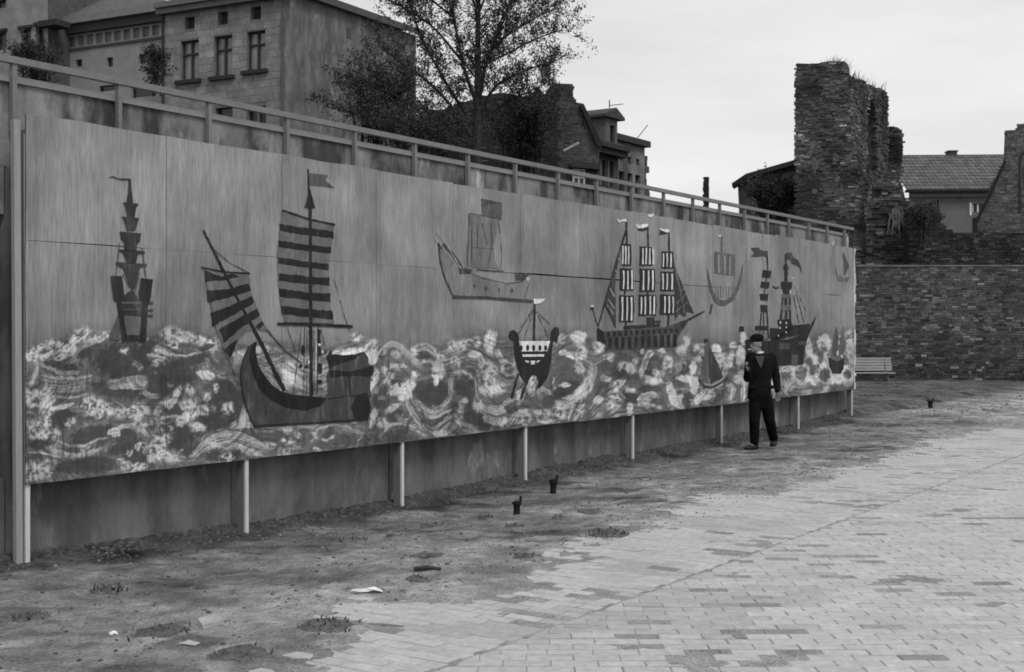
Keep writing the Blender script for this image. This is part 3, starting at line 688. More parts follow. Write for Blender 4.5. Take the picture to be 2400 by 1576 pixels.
m_board = M('board_paint', 1.0, var=0.17, scale=7, rough=0.85, bump=0.15, bscale=90, attr=True, stretch=(1, 1, 0.09), spec=0.15, var2=0.24)
m_edge = M('board_edge', 0.32, var=0.3, scale=8)
def samp(px, py):
    x = np.clip(px - CX0, 0, CW - 1.01); y = np.clip(py - CY0, 0, CH - 1.01)
    x0 = x.astype(int); y0 = y.astype(int); fx_ = x - x0; fy_ = y - y0
    return (C[y0, x0] * (1 - fx_) + C[y0, x0 + 1] * fx_) * (1 - fy_) + (C[y0 + 1, x0] * (1 - fx_) + C[y0 + 1, x0 + 1] * fx_) * fy_
def to_px(U, Z):
    X = WP.P.x + WP.d.x * U; Y = WP.P.y + WP.d.y * U
    return CX + X / Y * F, HY + (CAMH - Z) / Y * F
def panel(name, u0, u1, z0, z1, dense, tone, lip):
    um = (u0 + u1) / 2; Ym = WP.P.y + WP.d.y * um; Xm = WP.P.x + WP.d.x * um
    du = 1.0 / (F * (WP.d.x * Ym - Xm * WP.d.y) / Ym ** 2 * 0.427 * 1.45)
    if dense:
        us = np.linspace(u0, u1, max(6, int((u1 - u0) / du)))
        zt = 1.80
        zs = np.concatenate([np.linspace(z0, zt, int((zt - z0) / (0.0062 * max(1, Ym / 12)))), np.linspace(zt, z1, 20)[1:]])
    else:
        us = np.linspace(u0, u1, max(14, int(44 * 12 / Ym))); zs = np.linspace(z0, z1, 32)
    U, Z = np.meshgrid(us, zs)
    O = np.zeros_like(U)
    if lip: Z[0] += 0.026 * np.clip(vnoise(U[0] * 1.3 + 4, 0 * U[0], 8) - 0.3, 0, 1)     # uneven gap above the lower sheets
    # raised ragged top edge
    if not dense: Z[-1] += 0.018 * (vnoise(U[-1] * 2.2, 0 * U[-1], 12) - 0.5)
    if dense: Z[0] += 0.006 * (vnoise(U[0] * 3.0, 0 * U[0], 13) - 0.5)
    X = WP.P.x + WP.d.x * U + WP.n.x * O; Y = WP.P.y + WP.d.y * U + WP.n.y * O
    if dense:
        px, py = to_px(U, Z); sh = samp(px, py)
        above = sstep(1.72, 1.80, Z); sh = sh * (1 - above) + SKYT * above
    else:
        sh = np.full(U.shape, SKYT)
    cloud = fbm(U * 0.9, Z * 1.4, 4, 55)
    blot = fbm(U * 2.3 + 3, Z * 2.0, 5, 65, .62); stn = sstep(.56, .68, fbm(U * 1.3, Z * .55, 4, 75))
    sh = sh * tone * (0.66 + 0.68 * cloud) * (0.72 + 0.56 * blot) * (1 - .16 * stn)
    ny, nx = U.shape
    nf = nx * ny
    co = np.stack([X, Y, Z], -1).reshape(-1, 3)
    i = np.arange(nx - 1)[None, :] + nx * np.arange(ny - 1)[:, None]
    q = np.stack([i, i + 1, i + nx + 1, i + nx], -1).reshape(-1, 4).tolist()
    # back rim for real thickness
    rim = list(range(nx)) + [r * nx + nx - 1 for r in range(1, ny)] + [(ny - 1) * nx + c for c in range(nx - 2, -1, -1)] + [r * nx for r in range(ny - 2, 0, -1)]
    bk = co[rim] - np.array(WP.n) * 0.012
    co = np.concatenate([co, bk]); nr = len(rim)
    q += [(rim[a], nf + a, nf + (a + 1) % nr, rim[(a + 1) % nr]) for a in range(nr)]
    loc = WP.w(u0, 0, z0)
    me = bpy.data.meshes.new(name); me.from_pydata((co - np.array(loc)).tolist(), [], q)
    a = me.attributes.new('shade', 'FLOAT', 'POINT'); a.data.foreach_set('value', np.concatenate([sh.ravel(), np.full(nr, 0.02)]).astype(np.float32))  # panel edges coloured near black, standing in for shadow along the seams
    me.materials.append(m_board); me.update()
    return link(name, me, mural, loc)
SEAMU = [0.0, 1.3, 2.62, 3.93, 5.2, 6.5, 7.83, 9.15, 10.4, 11.7, 13.0, 14.15, 15.5, 16.8, BLEN]
for i in range(len(SEAMU) - 1):
    a, b_ = SEAMU[i], SEAMU[i + 1]
    panel('panel', a + 0.004, b_ - 0.002, SEAM + 0.006, BZ1 + R.uniform(-0.012, 0.012), False, R.uniform(0.92, 1.05), True)
    panel('panel', a + 0.002, b_ - 0.002, BZ0 + R.uniform(-0.004, 0.004), SEAM + 0.005, True, R.uniform(0.95, 1.04), False)

# supports
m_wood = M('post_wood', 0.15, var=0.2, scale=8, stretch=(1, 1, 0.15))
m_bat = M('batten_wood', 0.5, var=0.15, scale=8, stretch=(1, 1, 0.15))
for k, u in enumerate([0.03, 2.2, 4.36, 6.64, 9.26, 12.08, 15.25, 18.02]):
    g = float(np.interp(u, GU, GZ)); w_ = 0.021
    lean = [0, .012, .01, .01, .0, .004, .006, 0][k]
    b = MB(); pts = []
    b.add([WP.w(u - w_ + lean, -0.035, g - 0.06), WP.w(u + w_ + lean, -0.035, g - 0.06), WP.w(u + w_ + lean, -0.12, g - 0.06), WP.w(u - w_ + lean, -0.12, g - 0.06),
           WP.w(u - w_, -0.035, 3.15), WP.w(u + w_, -0.035, 3.15), WP.w(u + w_, -0.12, 3.15), WP.w(u - w_, -0.12, 3.15)],
          [(0, 3, 2, 1), (4, 5, 6, 7), (0, 1, 5, 4), (1, 2, 6, 5), (2, 3, 7, 6), (3, 0, 4, 7)])
    po = b.build('post', m_wood, mural)
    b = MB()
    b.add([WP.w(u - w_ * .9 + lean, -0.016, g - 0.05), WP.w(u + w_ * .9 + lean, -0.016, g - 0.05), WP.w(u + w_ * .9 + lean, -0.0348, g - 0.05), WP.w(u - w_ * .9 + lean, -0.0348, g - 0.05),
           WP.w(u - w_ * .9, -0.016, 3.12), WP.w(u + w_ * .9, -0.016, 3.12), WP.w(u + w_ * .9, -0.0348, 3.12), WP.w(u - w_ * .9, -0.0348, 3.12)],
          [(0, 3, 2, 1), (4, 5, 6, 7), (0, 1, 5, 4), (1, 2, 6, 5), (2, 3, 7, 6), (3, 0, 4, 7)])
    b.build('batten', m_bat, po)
# tall end timber left of the boards
pu, pz = WP.px(44, 1331, -0.06)
b = MB()
b.add([WP.w(-0.066, -0.012, -0.05), WP.w(-0.012, -0.012, -0.05), WP.w(-0.012, -0.05, -0.05), WP.w(-0.066, -0.05, -0.05),
       WP.w(-0.088, -0.012, 3.21), WP.w(-0.034, -0.012, 3.21), WP.w(-0.034, -0.05, 3.21), WP.w(-0.088, -0.05, 3.21)],
      [(0, 3, 2, 1), (4, 5, 6, 7), (0, 1, 5, 4), (1, 2, 6, 5), (2, 3, 7, 6), (3, 0, 4, 7)])
tag(b.build('end_timber', M('end_timber', 0.27, var=0.15, scale=6, stretch=(1, 1, .1)), mural), 'tall upright timber at the left edge of the boards')
# pale torn edge strip at the far end
b = MB(); z = BZ0
while z < BZ1 - 0.02:
    h = R.uniform(0.05, 0.16); b.pbox(WP, BLEN, BLEN + R.uniform(0.03, 0.12), -0.012, R.uniform(-0.004, 0.004), z, min(z + h, BZ1), R.uniform(0.6, 1.3)); z += h
b.build('torn_edge', M('torn_edge', 0.5, attr=True, var=0.3, scale=6), mural)

# ------------------------------------------------------------------ painted ships: thin paint films on the boards
PM = {}
def paint(t):
    k = round(t, 3)
    if k not in PM: PM[k] = M('paint_%03d' % int(k * 1000), k, var=0.35, scale=5, rough=0.85, bump=0.1, stretch=(1, 1, 0.3), var2=0.25, speck=(13, 0.52, 0.72, 2.3 if k < .06 else 1.35))
    return PM[k]
LAY = [0.0015]
def film(name, parent, tone, polys, layer=0, wob=0.7):
    """polys: polygons in current section coordinates; each becomes a film of paint on the boards"""
    o = 0.006 + layer * 0.0007; b = MB()
    if 1 < len(polys) <= 5 and name not in ('rigging', 'hull_rib', 'rope_glint', 'sail_outline', 'staysail_bar'):
        return [film(name, parent, tone, [q], layer, wob) for q in polys][0]
    for P_ in polys:
        pts = [tp(p) for p in P_]; out = []
        for i in range(len(pts)):
            a, c = pts[i], pts[(i + 1) % len(pts)]
            n = max(1, int(math.dist(a, c) / 7))
            for j in range(n):
                t = j / n; w = wob if n > 1 else wob * 0.4
                out.append((a[0] + (c[0] - a[0]) * t + R.uniform(-w, w), a[1] + (c[1] - a[1]) * t + R.uniform(-w, w)))
        uz = [WP.px(x, y, o) for x, y in out]
        ar = sum(uz[i][0] * uz[(i + 1) % len(uz)][1] - uz[(i + 1) % len(uz)][0] * uz[i][1] for i in range(len(uz)))
        if ar < 0: uz = uz[::-1]
        b.add([WP.w(u, o, z) for u, z in uz], [tuple(range(len(uz)))])
    o_ = b.build(name, paint(tone), parent)
    if len(polys) > 1: o_['kind'] = 'stuff'
    return o_
def strk(pts, w0, w1=None):
    """polyline in section coords -> ribbon polygon (widths in photo pixels)"""
    w1 = w0 if w1 is None else w1
    n = len(pts); L_, R_ = [], []
    for i, p in enumerate(pts):
        a = pts[max(0, i - 1)]; c = pts[min(n - 1, i + 1)]
        dx, dy = c[0] - a[0], c[1] - a[1]; l = math.hypot(dx, dy) or 1
        w = (w0 + (w1 - w0) * i / max(1, n - 1)) * T[2] / 2
        L_.append((p[0] - dy / l * w, p[1] + dx / l * w)); R_.append((p[0] + dy / l * w, p[1] - dx / l * w))
    return L_ + R_[::-1]
def rect(x0, y0, x1, y1): return [(x0, y0), (x1, y0), (x1, y1), (x0, y1)]
def oval(cx, cy, rx, ry, n=12): return [(cx + rx * math.cos(6.2832 * i / n), cy + ry * math.sin(6.2832 * i / n)) for i in range(n)]
def ship(label):
    o = bpy.data.objects.new('painted_ship', None); COL.objects.link(o); o.parent = mural
    o.location = (0, 0, 0); ORG[o.name] = ORG[mural.name].copy(); o['label'] = label; o.empty_display_size = 0.1
    return o
BK, VD, GY = 0.018, 0.035, 0.085
# 1: tiered stern view
sec(240, 390, 3.4)
s = ship('painted stern view of a tall ship with tiered sails')
film('pennant', s, VD, [[(45, 92), (80, 78), (120, 92), (165, 100), (222, 98), (224, 112), (165, 112), (120, 104), (85, 90)]], 1)
film('mast', s, VD, [[(210, 110), (228, 108), (236, 210), (244, 296), (190, 294), (204, 210)]], 1)
film('sail', s, VD, [[(160, 288), (290, 298), (284, 312), (270, 330), (255, 408), (200, 408), (180, 312)]], 2)
film('sail', s, VD, [[(155, 402), (296, 412), (284, 432), (262, 515), (200, 515), (172, 430)]], 2)
film('sail', s, VD, [[(138, 520), (308, 536), (300, 600), (276, 620), (270, 680), (178, 680), (172, 605), (150, 585)]], 2)
film('sail', s, 0.03, [[(130, 660), (340, 680), (338, 698), (284, 698), (262, 775), (200, 775), (164, 690), (130, 676)]], 2)
film('sail', s, 0.045, [[(108, 762), (356, 778), (354, 800), (300, 806), (280, 890), (262, 960), (240, 1000), (215, 950), (168, 820), (106, 778)]], 2)
film('rigging', s, 0.07, [strk([(136, 610), (120, 770), (104, 880)], 2.2), strk([(316, 650), (336, 800), (345, 880)], 3), strk([(165, 860), (215, 960)], 2), strk([(296, 850), (260, 1000)], 2)], 1)
film('stern_tower', s, 0.026, [[(66, 872), (158, 876), (176, 1040), (190, 1070), (92, 1076)], [(308, 890), (404, 902), (376, 1090), (330, 1100), (296, 1070), (290, 1020)]], 3)
film('hull', s, VD, [[(180, 1030), (225, 990), (250, 1000), (290, 1050), (322, 1090), (318, 1200), (150, 1190), (120, 1080)]], 2)
film('hull', s, 0.11, [[(160, 1190), (306, 1190), (300, 1350), (190, 1350)]], 2)
film('hull_timber', s, 0.024, [[(115, 1075), (150, 1075), (206, 1400), (160, 1405)], [(316, 1090), (366, 1085), (350, 1390), (296, 1410)], rect(180, 1345, 300, 1390)], 4)
film('rail_stripe', s, 0.10, [rect(150, 1082, 310, 1096), rect(152, 1138, 308, 1146)], 4)
film('side_gun', s, 0.06, [rect(362, 1080, 404, 1100), rect(362, 1140, 404, 1156), rect(362, 1182, 404, 1202)], 1)
film('ladder', s, 0.075, [[(122, 1190), (160, 1190), (130, 1385), (45, 1385)]], 1)
# 2: big cog with striped sails
sec(400, 350, 2.0833)
s = ship('painted large dark cog with two black striped sails')
film('flag', s, 0.075, [[(676, 116), (770, 128), (755, 152), (804, 192), (745, 180), (676, 176)]], 1)
film('mast', s, BK, [strk([(672, 96), (675, 220)], 3), [(678, 185), (694, 240), (706, 290), (654, 284), (668, 240)], strk([(682, 285), (684, 800), (688, 1205)], 7, 8)], 4)
film('yard', s, BK, [strk([(546, 298), (672, 342), (804, 370)], 5), strk([(522, 852), (700, 858), (890, 866)], 7)], 5)
sailp = [(548, 305), (665, 345), (798, 372), (786, 470), (772, 560), (774, 660), (780, 760), (800, 850), (556, 845), (538, 760), (524, 650), (522, 520), (530, 400)]
film('sail', s, 0.125, [sailp], 1)
for q in (((532, 365), (795, 400), 36), ((526, 445), (782, 478), 32), ((522, 527), (774, 560), 32), ((526, 605), (776, 628), 38), ((530, 682), (780, 706), 40), ((540, 764), (792, 790), 42)):
    (x0, y0), (x1, y1), h = q
    film('sail_stripe', s, BK, [[(x0, y0), ((x0 + x1) / 2, (y0 + y1) / 2 + 4), (x1, y1), (x1, y1 + h), ((x0 + x1) / 2, (y0 + y1) / 2 + h + 3), (x0 + 4, y0 + h)]], 2, 1.2)
film('sail', s, 0.125, [[(168, 590), (270, 610), (384, 612), (395, 700), (420, 770), (452, 850), (490, 895), (420, 880), (370, 890), (330, 930), (300, 1010), (292, 1060), (250, 950), (210, 840), (180, 700)]], 1)
for P_ in ([(166, 592), (250, 622), (300, 606), (340, 622), (260, 640), (170, 648)], [(178, 690), (280, 684), (384, 654), (392, 690), (290, 724), (182, 750)], [(196, 800), (300, 760), (398, 716), (410, 750), (310, 808), (206, 866)],
           [(236, 880), (330, 826), (420, 780), (438, 812), (350, 870), (262, 944)], [(262, 980), (300, 944), (330, 926), (306, 990), (292, 1020)], [(410, 868), (446, 838), (456, 858), (430, 880)]):
    film('sail_stripe', s, BK, [P_], 2, 1.2)
film('yard', s, BK, [strk([(150, 577), (265, 600), (388, 607)], 4)], 3)
film('spar', s, BK, [strk([(160, 395), (205, 485), (320, 720), (440, 940), (555, 1180)], 3.4, 9)], 4)
film('rigging', s, 0.05, [strk([(205, 485), (290, 555), (388, 607)], 1.6), strk([(468, 880), (550, 975), (640, 1045)], 3.5), strk([(160, 580), (200, 780), (330, 1150)], 1.2), strk([(800, 640), (850, 820), (915, 990)], 1.0), strk([(570, 870), (610, 990)], 1.2), strk([(640, 870), (600, 1190)], 1.4),
                          strk([(655, 870), (650, 1200)], 2), strk([(720, 870), (715, 1200)], 2), strk([(735, 880), (770, 1040)], 1.4), strk([(668, 880), (664, 1200)], 1.3), strk([(700, 880), (702, 1200)], 1.3)], 1)
film('rope_block', s, BK, [oval(648, 980, 10, 24), oval(727, 985, 9, 24), oval(636, 1058, 9, 9), oval(664, 1062, 9, 9), rect(720, 1045, 738, 1095), rect(719, 880, 732, 950), oval(728, 1135, 12, 10)], 3)
film('rope_glint', s, 0.55, [strk([(712, 940), (708, 1080)], 2.0), oval(727, 954, 7, 7), oval(742, 990, 4, 8), oval(676, 1040, 5, 8)], 3)
sec(560, 780, 6.797)
film('hull', s, 0.05, [[(285, 145), (265, 300), (300, 480), (380, 650), (520, 830), (700, 950), (900, 990), (1160, 1020), (1400, 1040), (1420, 1000), (1420, 860), (1400, 700), (1440, 560), (1410, 400), (1440, 300), (1470, 280), (1490, 350), (1700, 360), (1850, 340), (1980, 300), (2065, 400), (2060, 510), (2145, 530), (2140, 660), (2085, 740), (2110, 1020), (2040, 1030), (2090, 1120), (2110, 1200), (2060, 1390), (1500, 1440), (250, 1515), (130, 1260), (50, 950), (22, 640), (90, 340), (180, 210)]], 2, 1.0)
film('hull_rim', s, 0.014, [[(285, 145), (265, 300), (300, 480), (380, 650), (520, 830), (700, 950), (900, 990), (1400, 1045), (1300, 1170), (1050, 1250), (760, 1200), (520, 1090), (340, 920), (220, 680), (165, 420), (170, 260)]], 3, 1.0)
film('stern_plank', s, 0.017, [[(1440, 300), (1470, 280), (1490, 350), (1700, 365), (1850, 345), (1970, 310), (1850, 420), (1600, 500), (1440, 560), (1410, 400)], [(1450, 600), (1750, 620), (2145, 530), (2140, 660), (2085, 700), (1800, 690), (1450, 720)], [(1860, 1000), (2030, 960), (2090, 1120), (2110, 1200), (2060, 1390), (1850, 1395), (1780, 1200)]], 3, 1.2)
film('hull_outline', s, 0.02, [strk([(285, 150), (150, 240), (60, 450), (30, 660), (60, 950), (140, 1250), (255, 1500)], 3), strk([(255, 1490), (1200, 1440), (2060, 1380)], 5), strk([(1420, 1060), (1750, 1010), (2110, 1000)], 3), strk([(1760, 690), (1780, 1000)], 3)], 4)
# 3: pale ghost ship with mast house
sec(950, 400, 2.6055)
s = ship('painted faint grey carrack floating above the waves')
film('flag', s, 0.085, [[(465, 170), (592, 200), (590, 300), (470, 280)]], 2)
film('flag', s, 0.05, [[(465, 170), (592, 200), (520, 208), (470, 222)]], 3)
film('sail', s, 0.15, [[(392, 262), (580, 290), (560, 360), (536, 480), (550, 560), (580, 600), (400, 590), (410, 480), (400, 340)]], 1)
film('sail_outline', s, 0.075, [strk([(392, 262), (388, 400), (380, 590)], 2), strk([(392, 262), (580, 298)], 2), strk([(570, 300), (590, 500), (585, 600)], 1.3), strk([(408, 310), (405, 560)], 2.5), strk([(470, 320), (500, 450)], 3), strk([(520, 320), (530, 440), (510, 560)], 3), strk([(440, 330), (440, 470)], 3), strk([(400, 470), (540, 480)], 1.5)], 2)
film('hull', s, 0.17, [[(200, 440), (230, 470), (320, 600), (470, 650), (620, 690), (700, 680), (752, 650), (756, 690), (720, 790), (500, 780), (292, 768), (240, 650), (210, 520)]], 1)
film('hull_outline', s, 0.05, [strk([(204, 440), (214, 560), (240, 650), (290, 760)], 3), strk([(290, 772), (500, 778), (780, 800)], 7), strk([(330, 600), (480, 660), (620, 692), (700, 682), (752, 650)], 2.2), strk([(756, 690), (724, 785)], 2), [(325, 590), (410, 605), (400, 634), (330, 634)], strk([(440, 606), (560, 615), (600, 612)], 3), [(670, 632), (756, 636), (740, 660), (680, 670)]], 2)
film('bow_rail', s, 0.06, [strk([(232, 448), (300, 520), (345, 590)], 6), strk([(200, 450), (222, 480)], 3)], 2)
film('bow_stripe', s, 0.34, [strk([(190, 372), (250, 450), (340, 600)], 2), strk([(180, 415), (200, 440)], 2.5), oval(748, 662, 12, 12)], 3)
film('porthole', s, 0.08, [oval(422, 705, 9, 14), oval(492, 722, 11, 16), oval(572, 730, 8, 14), oval(650, 735, 12, 14)], 3)
# 4: front view of a long ship with curled prows
s = ship('painted black longship seen head on with white stripes and two oars')
film('flag', s, 0.55, [[(784, 785), (856, 784), (830, 808), (788, 818)]], 2)
film('mast', s, BK, [strk([(790, 815), (786, 1045)], 5)], 2)
film('rigging', s, 0.05, [strk([(780, 860), (690, 1000)], 1.4), strk([(784, 860), (720, 1040)], 1), strk([(800, 860), (885, 940)], 1.4), strk([(800, 860), (880, 1030)], 1), strk([(790, 830), (705, 960)], .9)], 1)
film('hull', s, 0.02, [[(640, 980), (665, 972), (690, 1000), (700, 1080), (715, 1105), (860, 1105), (880, 1060), (892, 980), (912, 955), (935, 960), (940, 1000), (925, 1055), (905, 1040), (906, 1020), (896, 1100), (890, 1180), (870, 1260), (830, 1320), (805, 1335), (815, 1290), (800, 1250), (778, 1250), (760, 1270), (745, 1310), (715, 1275), (690, 1220), (672, 1150), (660, 1040), (640, 1035), (630, 1010)]], 2, .5)
film('hull_panel', s, 0.58, [[(694, 1042), (884, 1042), (866, 1104), (706, 1104)]], 3)
film('shield', s, 0.02, [oval(708, 1084, 9, 18), oval(747, 1083, 10, 19), oval(784, 1084, 10, 20), oval(822, 1084, 10, 19), oval(857, 1084, 10, 18)], 4, .3)
film('hull_stripe', s, 0.6, [[(714, 1124), (848, 1122), (846, 1136), (718, 1138)], [(730, 1160), (756, 1163), (754, 1174), (740, 1172)], [(766, 1162), (796, 1162), (788, 1184), (768, 1184)], [(804, 1162), (824, 1158), (812, 1172), (802, 1176)]], 4, .3)
film('oar', s, 0.02, [strk([(690, 1240), (668, 1320), (650, 1394)], 4, 6)], 3)
film('oar', s, 0.02, [strk([(738, 1300), (722, 1340), (708, 1394)], 4, 6)], 3)
# 5: three-master with striped sails
sec(1400, 480, 4.34)
s = ship('painted three masted ship with nine white striped sails')
for (x, y0, y1) in ((298, 175, 400), (515, 225, 430), (730, 280, 480)): film('mast', s, 0.02, [strk([(x, y0), (x + 2, y1)], 3.6)], 2)
film('mast', s, 0.03, [strk([(290, 1180), (285, 1260)], 4), strk([(515, 880), (512, 920)], 4), strk([(725, 1120), (720, 1260)], 5), strk([(285, 870), (280, 915)], 4)], 1)
film('flag', s, 0.58, [[(192, 132), (230, 160), (290, 142), (300, 172), (250, 168), (225, 186), (208, 165)]], 2)
film('flag', s, 0.58, [[(388, 197), (430, 208), (480, 195), (520, 200), (510, 224), (460, 238), (410, 240)], [(512, 95), (545, 100), (566, 86), (578, 110), (560, 126), (520, 126)]], 2)
film('flag', s, 0.58, [[(620, 235), (680, 250), (730, 252), (730, 286), (690, 280), (640, 256)]], 2)
film('flag', s, 0.03, [[(410, 240), (460, 238), (510, 226), (516, 255), (460, 272), (420, 262)], [(640, 258), (690, 282), (725, 290), (690, 300), (630, 308)]], 1)
for si, (x0, y0, x1, y1, bars) in enumerate(((245, 398, 345, 622, (258, 288, 318)), (430, 425, 560, 622, (462, 496, 532, 568)), (655, 475, 772, 650, (672, 710, 748)),
        (230, 648, 365, 875, (268, 310, 352)), (430, 650, 585, 885, (468, 520, 565)), (645, 680, 780, 880, (668, 710, 760)),
        (222, 920, 370, 1195, (255, 303, 348)), (420, 915, 598, 1130, (448, 487, 538, 578)), (638, 912, 786, 1118, (688, 730, 772)))):
    sl = film('sail', s, 0.02, [[(x0, y0), (x1, y0 + 6), (x1 + 6, (y0 + y1) / 2), (x1, y1), (x0 - 2, y1), (x0 + 4, (y0 + y1) / 2)]], 2)
    film('sail_bar', s, 0.55, [[(x - 7 + R.uniform(-4, 4), y0 + 22), (x + 8, y0 + 20 + R.uniform(-8, 8)), (x + 9, (y0 + y1) / 2), (x + 7 + R.uniform(-4, 4), y1 - 16), (x - 8, y1 - 14), (x - 4, (y0 + y1) / 2)] for x in bars], 3, .3)
film('staysail', s, 0.035, [[(292, 260), (300, 272), (240, 470), (180, 740), (185, 900), (190, 1250), (150, 1140), (80, 1010), (130, 800), (200, 560)]], 1)
film('staysail_bar', s, 0.2, [strk([(110, 960), (175, 1060)], 2.4), strk([(100, 1020), (170, 1120)], 2), strk([(125, 850), (175, 940)], 3), strk([(215, 540), (228, 590)], 2), strk([(180, 660), (200, 700)], 2)], 2)
film('staysail', s, 0.04, [[(770, 560), (800, 660), (870, 820), (930, 980), (985, 1110), (910, 1085), (895, 1140), (830, 1110), (790, 1180), (792, 900)]], 1)
film('staysail_bar', s, 0.17, [strk([(800, 680), (850, 900), (890, 1100)], 2), strk([(840, 900), (880, 850)], 1.6), strk([(860, 960), (905, 900)], 1.6), strk([(880, 1030), (935, 980)], 1.6), strk([(805, 1010), (850, 960)], 1.6), strk([(805, 1090), (850, 1040)], 1.6)], 2)
film('rigging', s, 0.03, [strk([(292, 260), (200, 560), (60, 1060), (10, 1240)], 3.2), strk([(80, 1010), (190, 1250)], 3.4), strk([(285, 280), (262, 400)], 2)], 2)
film('hull', s, 0.055, [[(0, 1260), (60, 1290), (200, 1280), (270, 1275), (400, 1270), (700, 1245), (850, 1190), (945, 1160), (870, 1270), (830, 1330), (780, 1450), (500, 1460), (150, 1475), (90, 1490), (85, 1420), (0, 1380)]], 2)
film('bowsprit', s, 0.03, [strk([(930, 1170), (1095, 1082)], 6, 3), [(845, 1190), (950, 1158), (860, 1280), (848, 1240)]], 3)
film('deck_house', s, 0.026, [[(270, 1232), (640, 1215), (640, 1240), (400, 1260), (272, 1270)], rect(502, 1145, 582, 1222), rect(580, 1180, 645, 1202)], 3)
film('gun_port', s, 0.018, [rect(x, 1355 - (x - 110) * .05, x + 36, 1465 - (x - 110) * .03) for x in range(112, 780, 66)] + [rect(x, 1295 - (x - 110) * .05, x + 30, 1345 - (x - 110) * .06) for x in range(100, 820, 58)], 3, .5)
film('stern', s, 0.02, [[(0, 1250), (60, 1290), (90, 1420), (0, 1385)]], 3)
film('stern_flag', s, 0.5, [rect(-70, 1020, -36, 1045)], 2); film('stern_flag', s, 0.02, [rect(-70, 1045, -36, 1070), strk([(-45, 1070), (8, 1240)], 1.6)], 2)
# 6: crescent ghost boat
s = ship('painted faint crescent boat with one striped sail')
film('flag', s, 0.5, [[(1205, 292), (1235, 312), (1272, 305), (1250, 328), (1220, 318)]], 1)
film('mast', s, 0.09, [strk([(1268, 325), (1268, 490)], 2.4)], 1)
film('sail', s, 0.10, [[(1195, 480), (1400, 510), (1395, 720), (1195, 700)]], 1)
film('sail_bar', s, 0.26, [rect(1228, 510, 1242, 700), rect(1290, 520, 1302, 705), rect(1345, 530, 1356, 710)], 2)
film('hull', s, 0.095, [[(1110, 600), (1140, 740), (1180, 890), (1230, 960), (1290, 975), (1360, 940), (1420, 840), (1460, 700), (1480, 600), (1484, 630), (1460, 800), (1400, 960), (1300, 1030), (1250, 1030), (1190, 985), (1150, 880), (1118, 720)]], 2)
film('hull_rib', s, 0.14, [strk([(x, 830), (x + 4, 950)], 1.4) for x in range(1200, 1400, 28)], 1)
film('oar', s, 0.07, [strk([(1168, 1010), (1148, 1110)], 5)], 1)
# 7: small yacht in the swell
s = ship('painted small sailing dinghy with dark sail in the swell')
film('flag', s, 0.025, [rect(1090, 1368, 1128, 1400)], 1)
film('sail', s, 0.045, [[(1125, 1400), (1200, 1560), (1260, 1690), (1285, 1760), (1200, 1800), (1150, 1830), (1130, 1600)]], 1)
film('sail', s, 0.11, [[(1110, 1420), (1122, 1420), (1140, 1820), (1040, 1780), (1080, 1600)]], 1)
film('hull', s, 0.04, [strk([(1030, 1780), (1090, 1850), (1150, 1862), (1230, 1830), (1330, 1760)], 5)], 2)
# 8: steamer behind the person
sec(1680, 520, 4.341)
s = ship('painted dark steamship with signal flags')
film('flag', s, 0.06, [[(348, 268), (430, 262), (450, 290), (512, 296), (518, 362), (470, 350), (420, 360), (346, 352), (385, 320)]], 1)
film('flag', s, 0.045, [[(706, 318), (760, 310), (780, 365), (830, 390), (855, 440), (866, 530), (845, 470), (800, 440), (765, 430), (752, 390), (706, 384)]], 1)
film('mast', s, 0.03, [strk([(512, 300), (520, 490)], 3), strk([(702, 330), (704, 440)], 3), strk([(708, 430), (706, 1000)], 5)], 1)
film('signal_flag', s, 0.02, [[(470, 490), (558, 498), (550, 570), (460, 565)]], 2); film('signal_flag', s, 0.02, [[(450, 608), (538, 616), (528, 680), (442, 672)]], 2)
film('signal_flag', s, 0.02, [[(438, 730), (524, 738), (520, 806), (442, 796)]], 2); film('signal_flag', s, 0.02, [[(446, 846), (518, 852), (516, 924), (446, 920)]], 2)
film('rigging', s, 0.03, [strk([(455, 925), (440, 1120)], 3), strk([(478, 925), (476, 1150)], 2.4), strk([(512, 925), (528, 1190)], 3), strk([(508, 570), (500, 610)], 3), strk([(490, 680), (486, 732)], 2), strk([(780, 740), (835, 1030)], 1), strk([(810, 740), (890, 1030)], 1.2), strk([(790, 660), (905, 900)], .8), strk([(675, 740), (650, 1000)], 3), strk([(742, 740), (752, 1000)], 3)], 1)
film('crow_nest', s, 0.022, [[(690, 430), (716, 430), (732, 480), (700, 500), (674, 480)], rect(690, 500, 722, 600), [(655, 608), (766, 612), (764, 680), (735, 700), (735, 740), (680, 735), (672, 690), (656, 680)], rect(690, 780, 716, 850), rect(664, 780, 676, 840), rect(736, 780, 746, 840), [(652, 900), (670, 900), (664, 990), (640, 1000)], [(740, 900), (756, 900), (758, 1000), (740, 1000)]], 2)
film('lattice', s, 0.1, [rect(658, 740, 752, 778), rect(652, 850, 756, 905)], 2)
film('superstructure', s, 0.018, [[(618, 1000), (756, 992), (774, 1090), (640, 1200)], rect(392, 1060, 526, 1104), rect(545, 1085, 640, 1200), [(770, 1052), (945, 1042), (930, 1130), (700, 1180), (560, 1215), (560, 1190)]], 2)
film('hull', s, 0.017, [[(1018, 950), (990, 1040), (935, 1150), (900, 1270), (880, 1455), (700, 1462), (600, 1470), (300, 1462), (292, 1205), (560, 1215), (760, 1190), (940, 1110), (960, 1040)]], 3)
film('window', s, 0.065, [rect(635, 1235, 690, 1300), rect(694, 1235, 742, 1300), rect(832, 1215, 896, 1252), [(758, 1350), (830, 1350), (822, 1460), (762, 1460)]], 4)
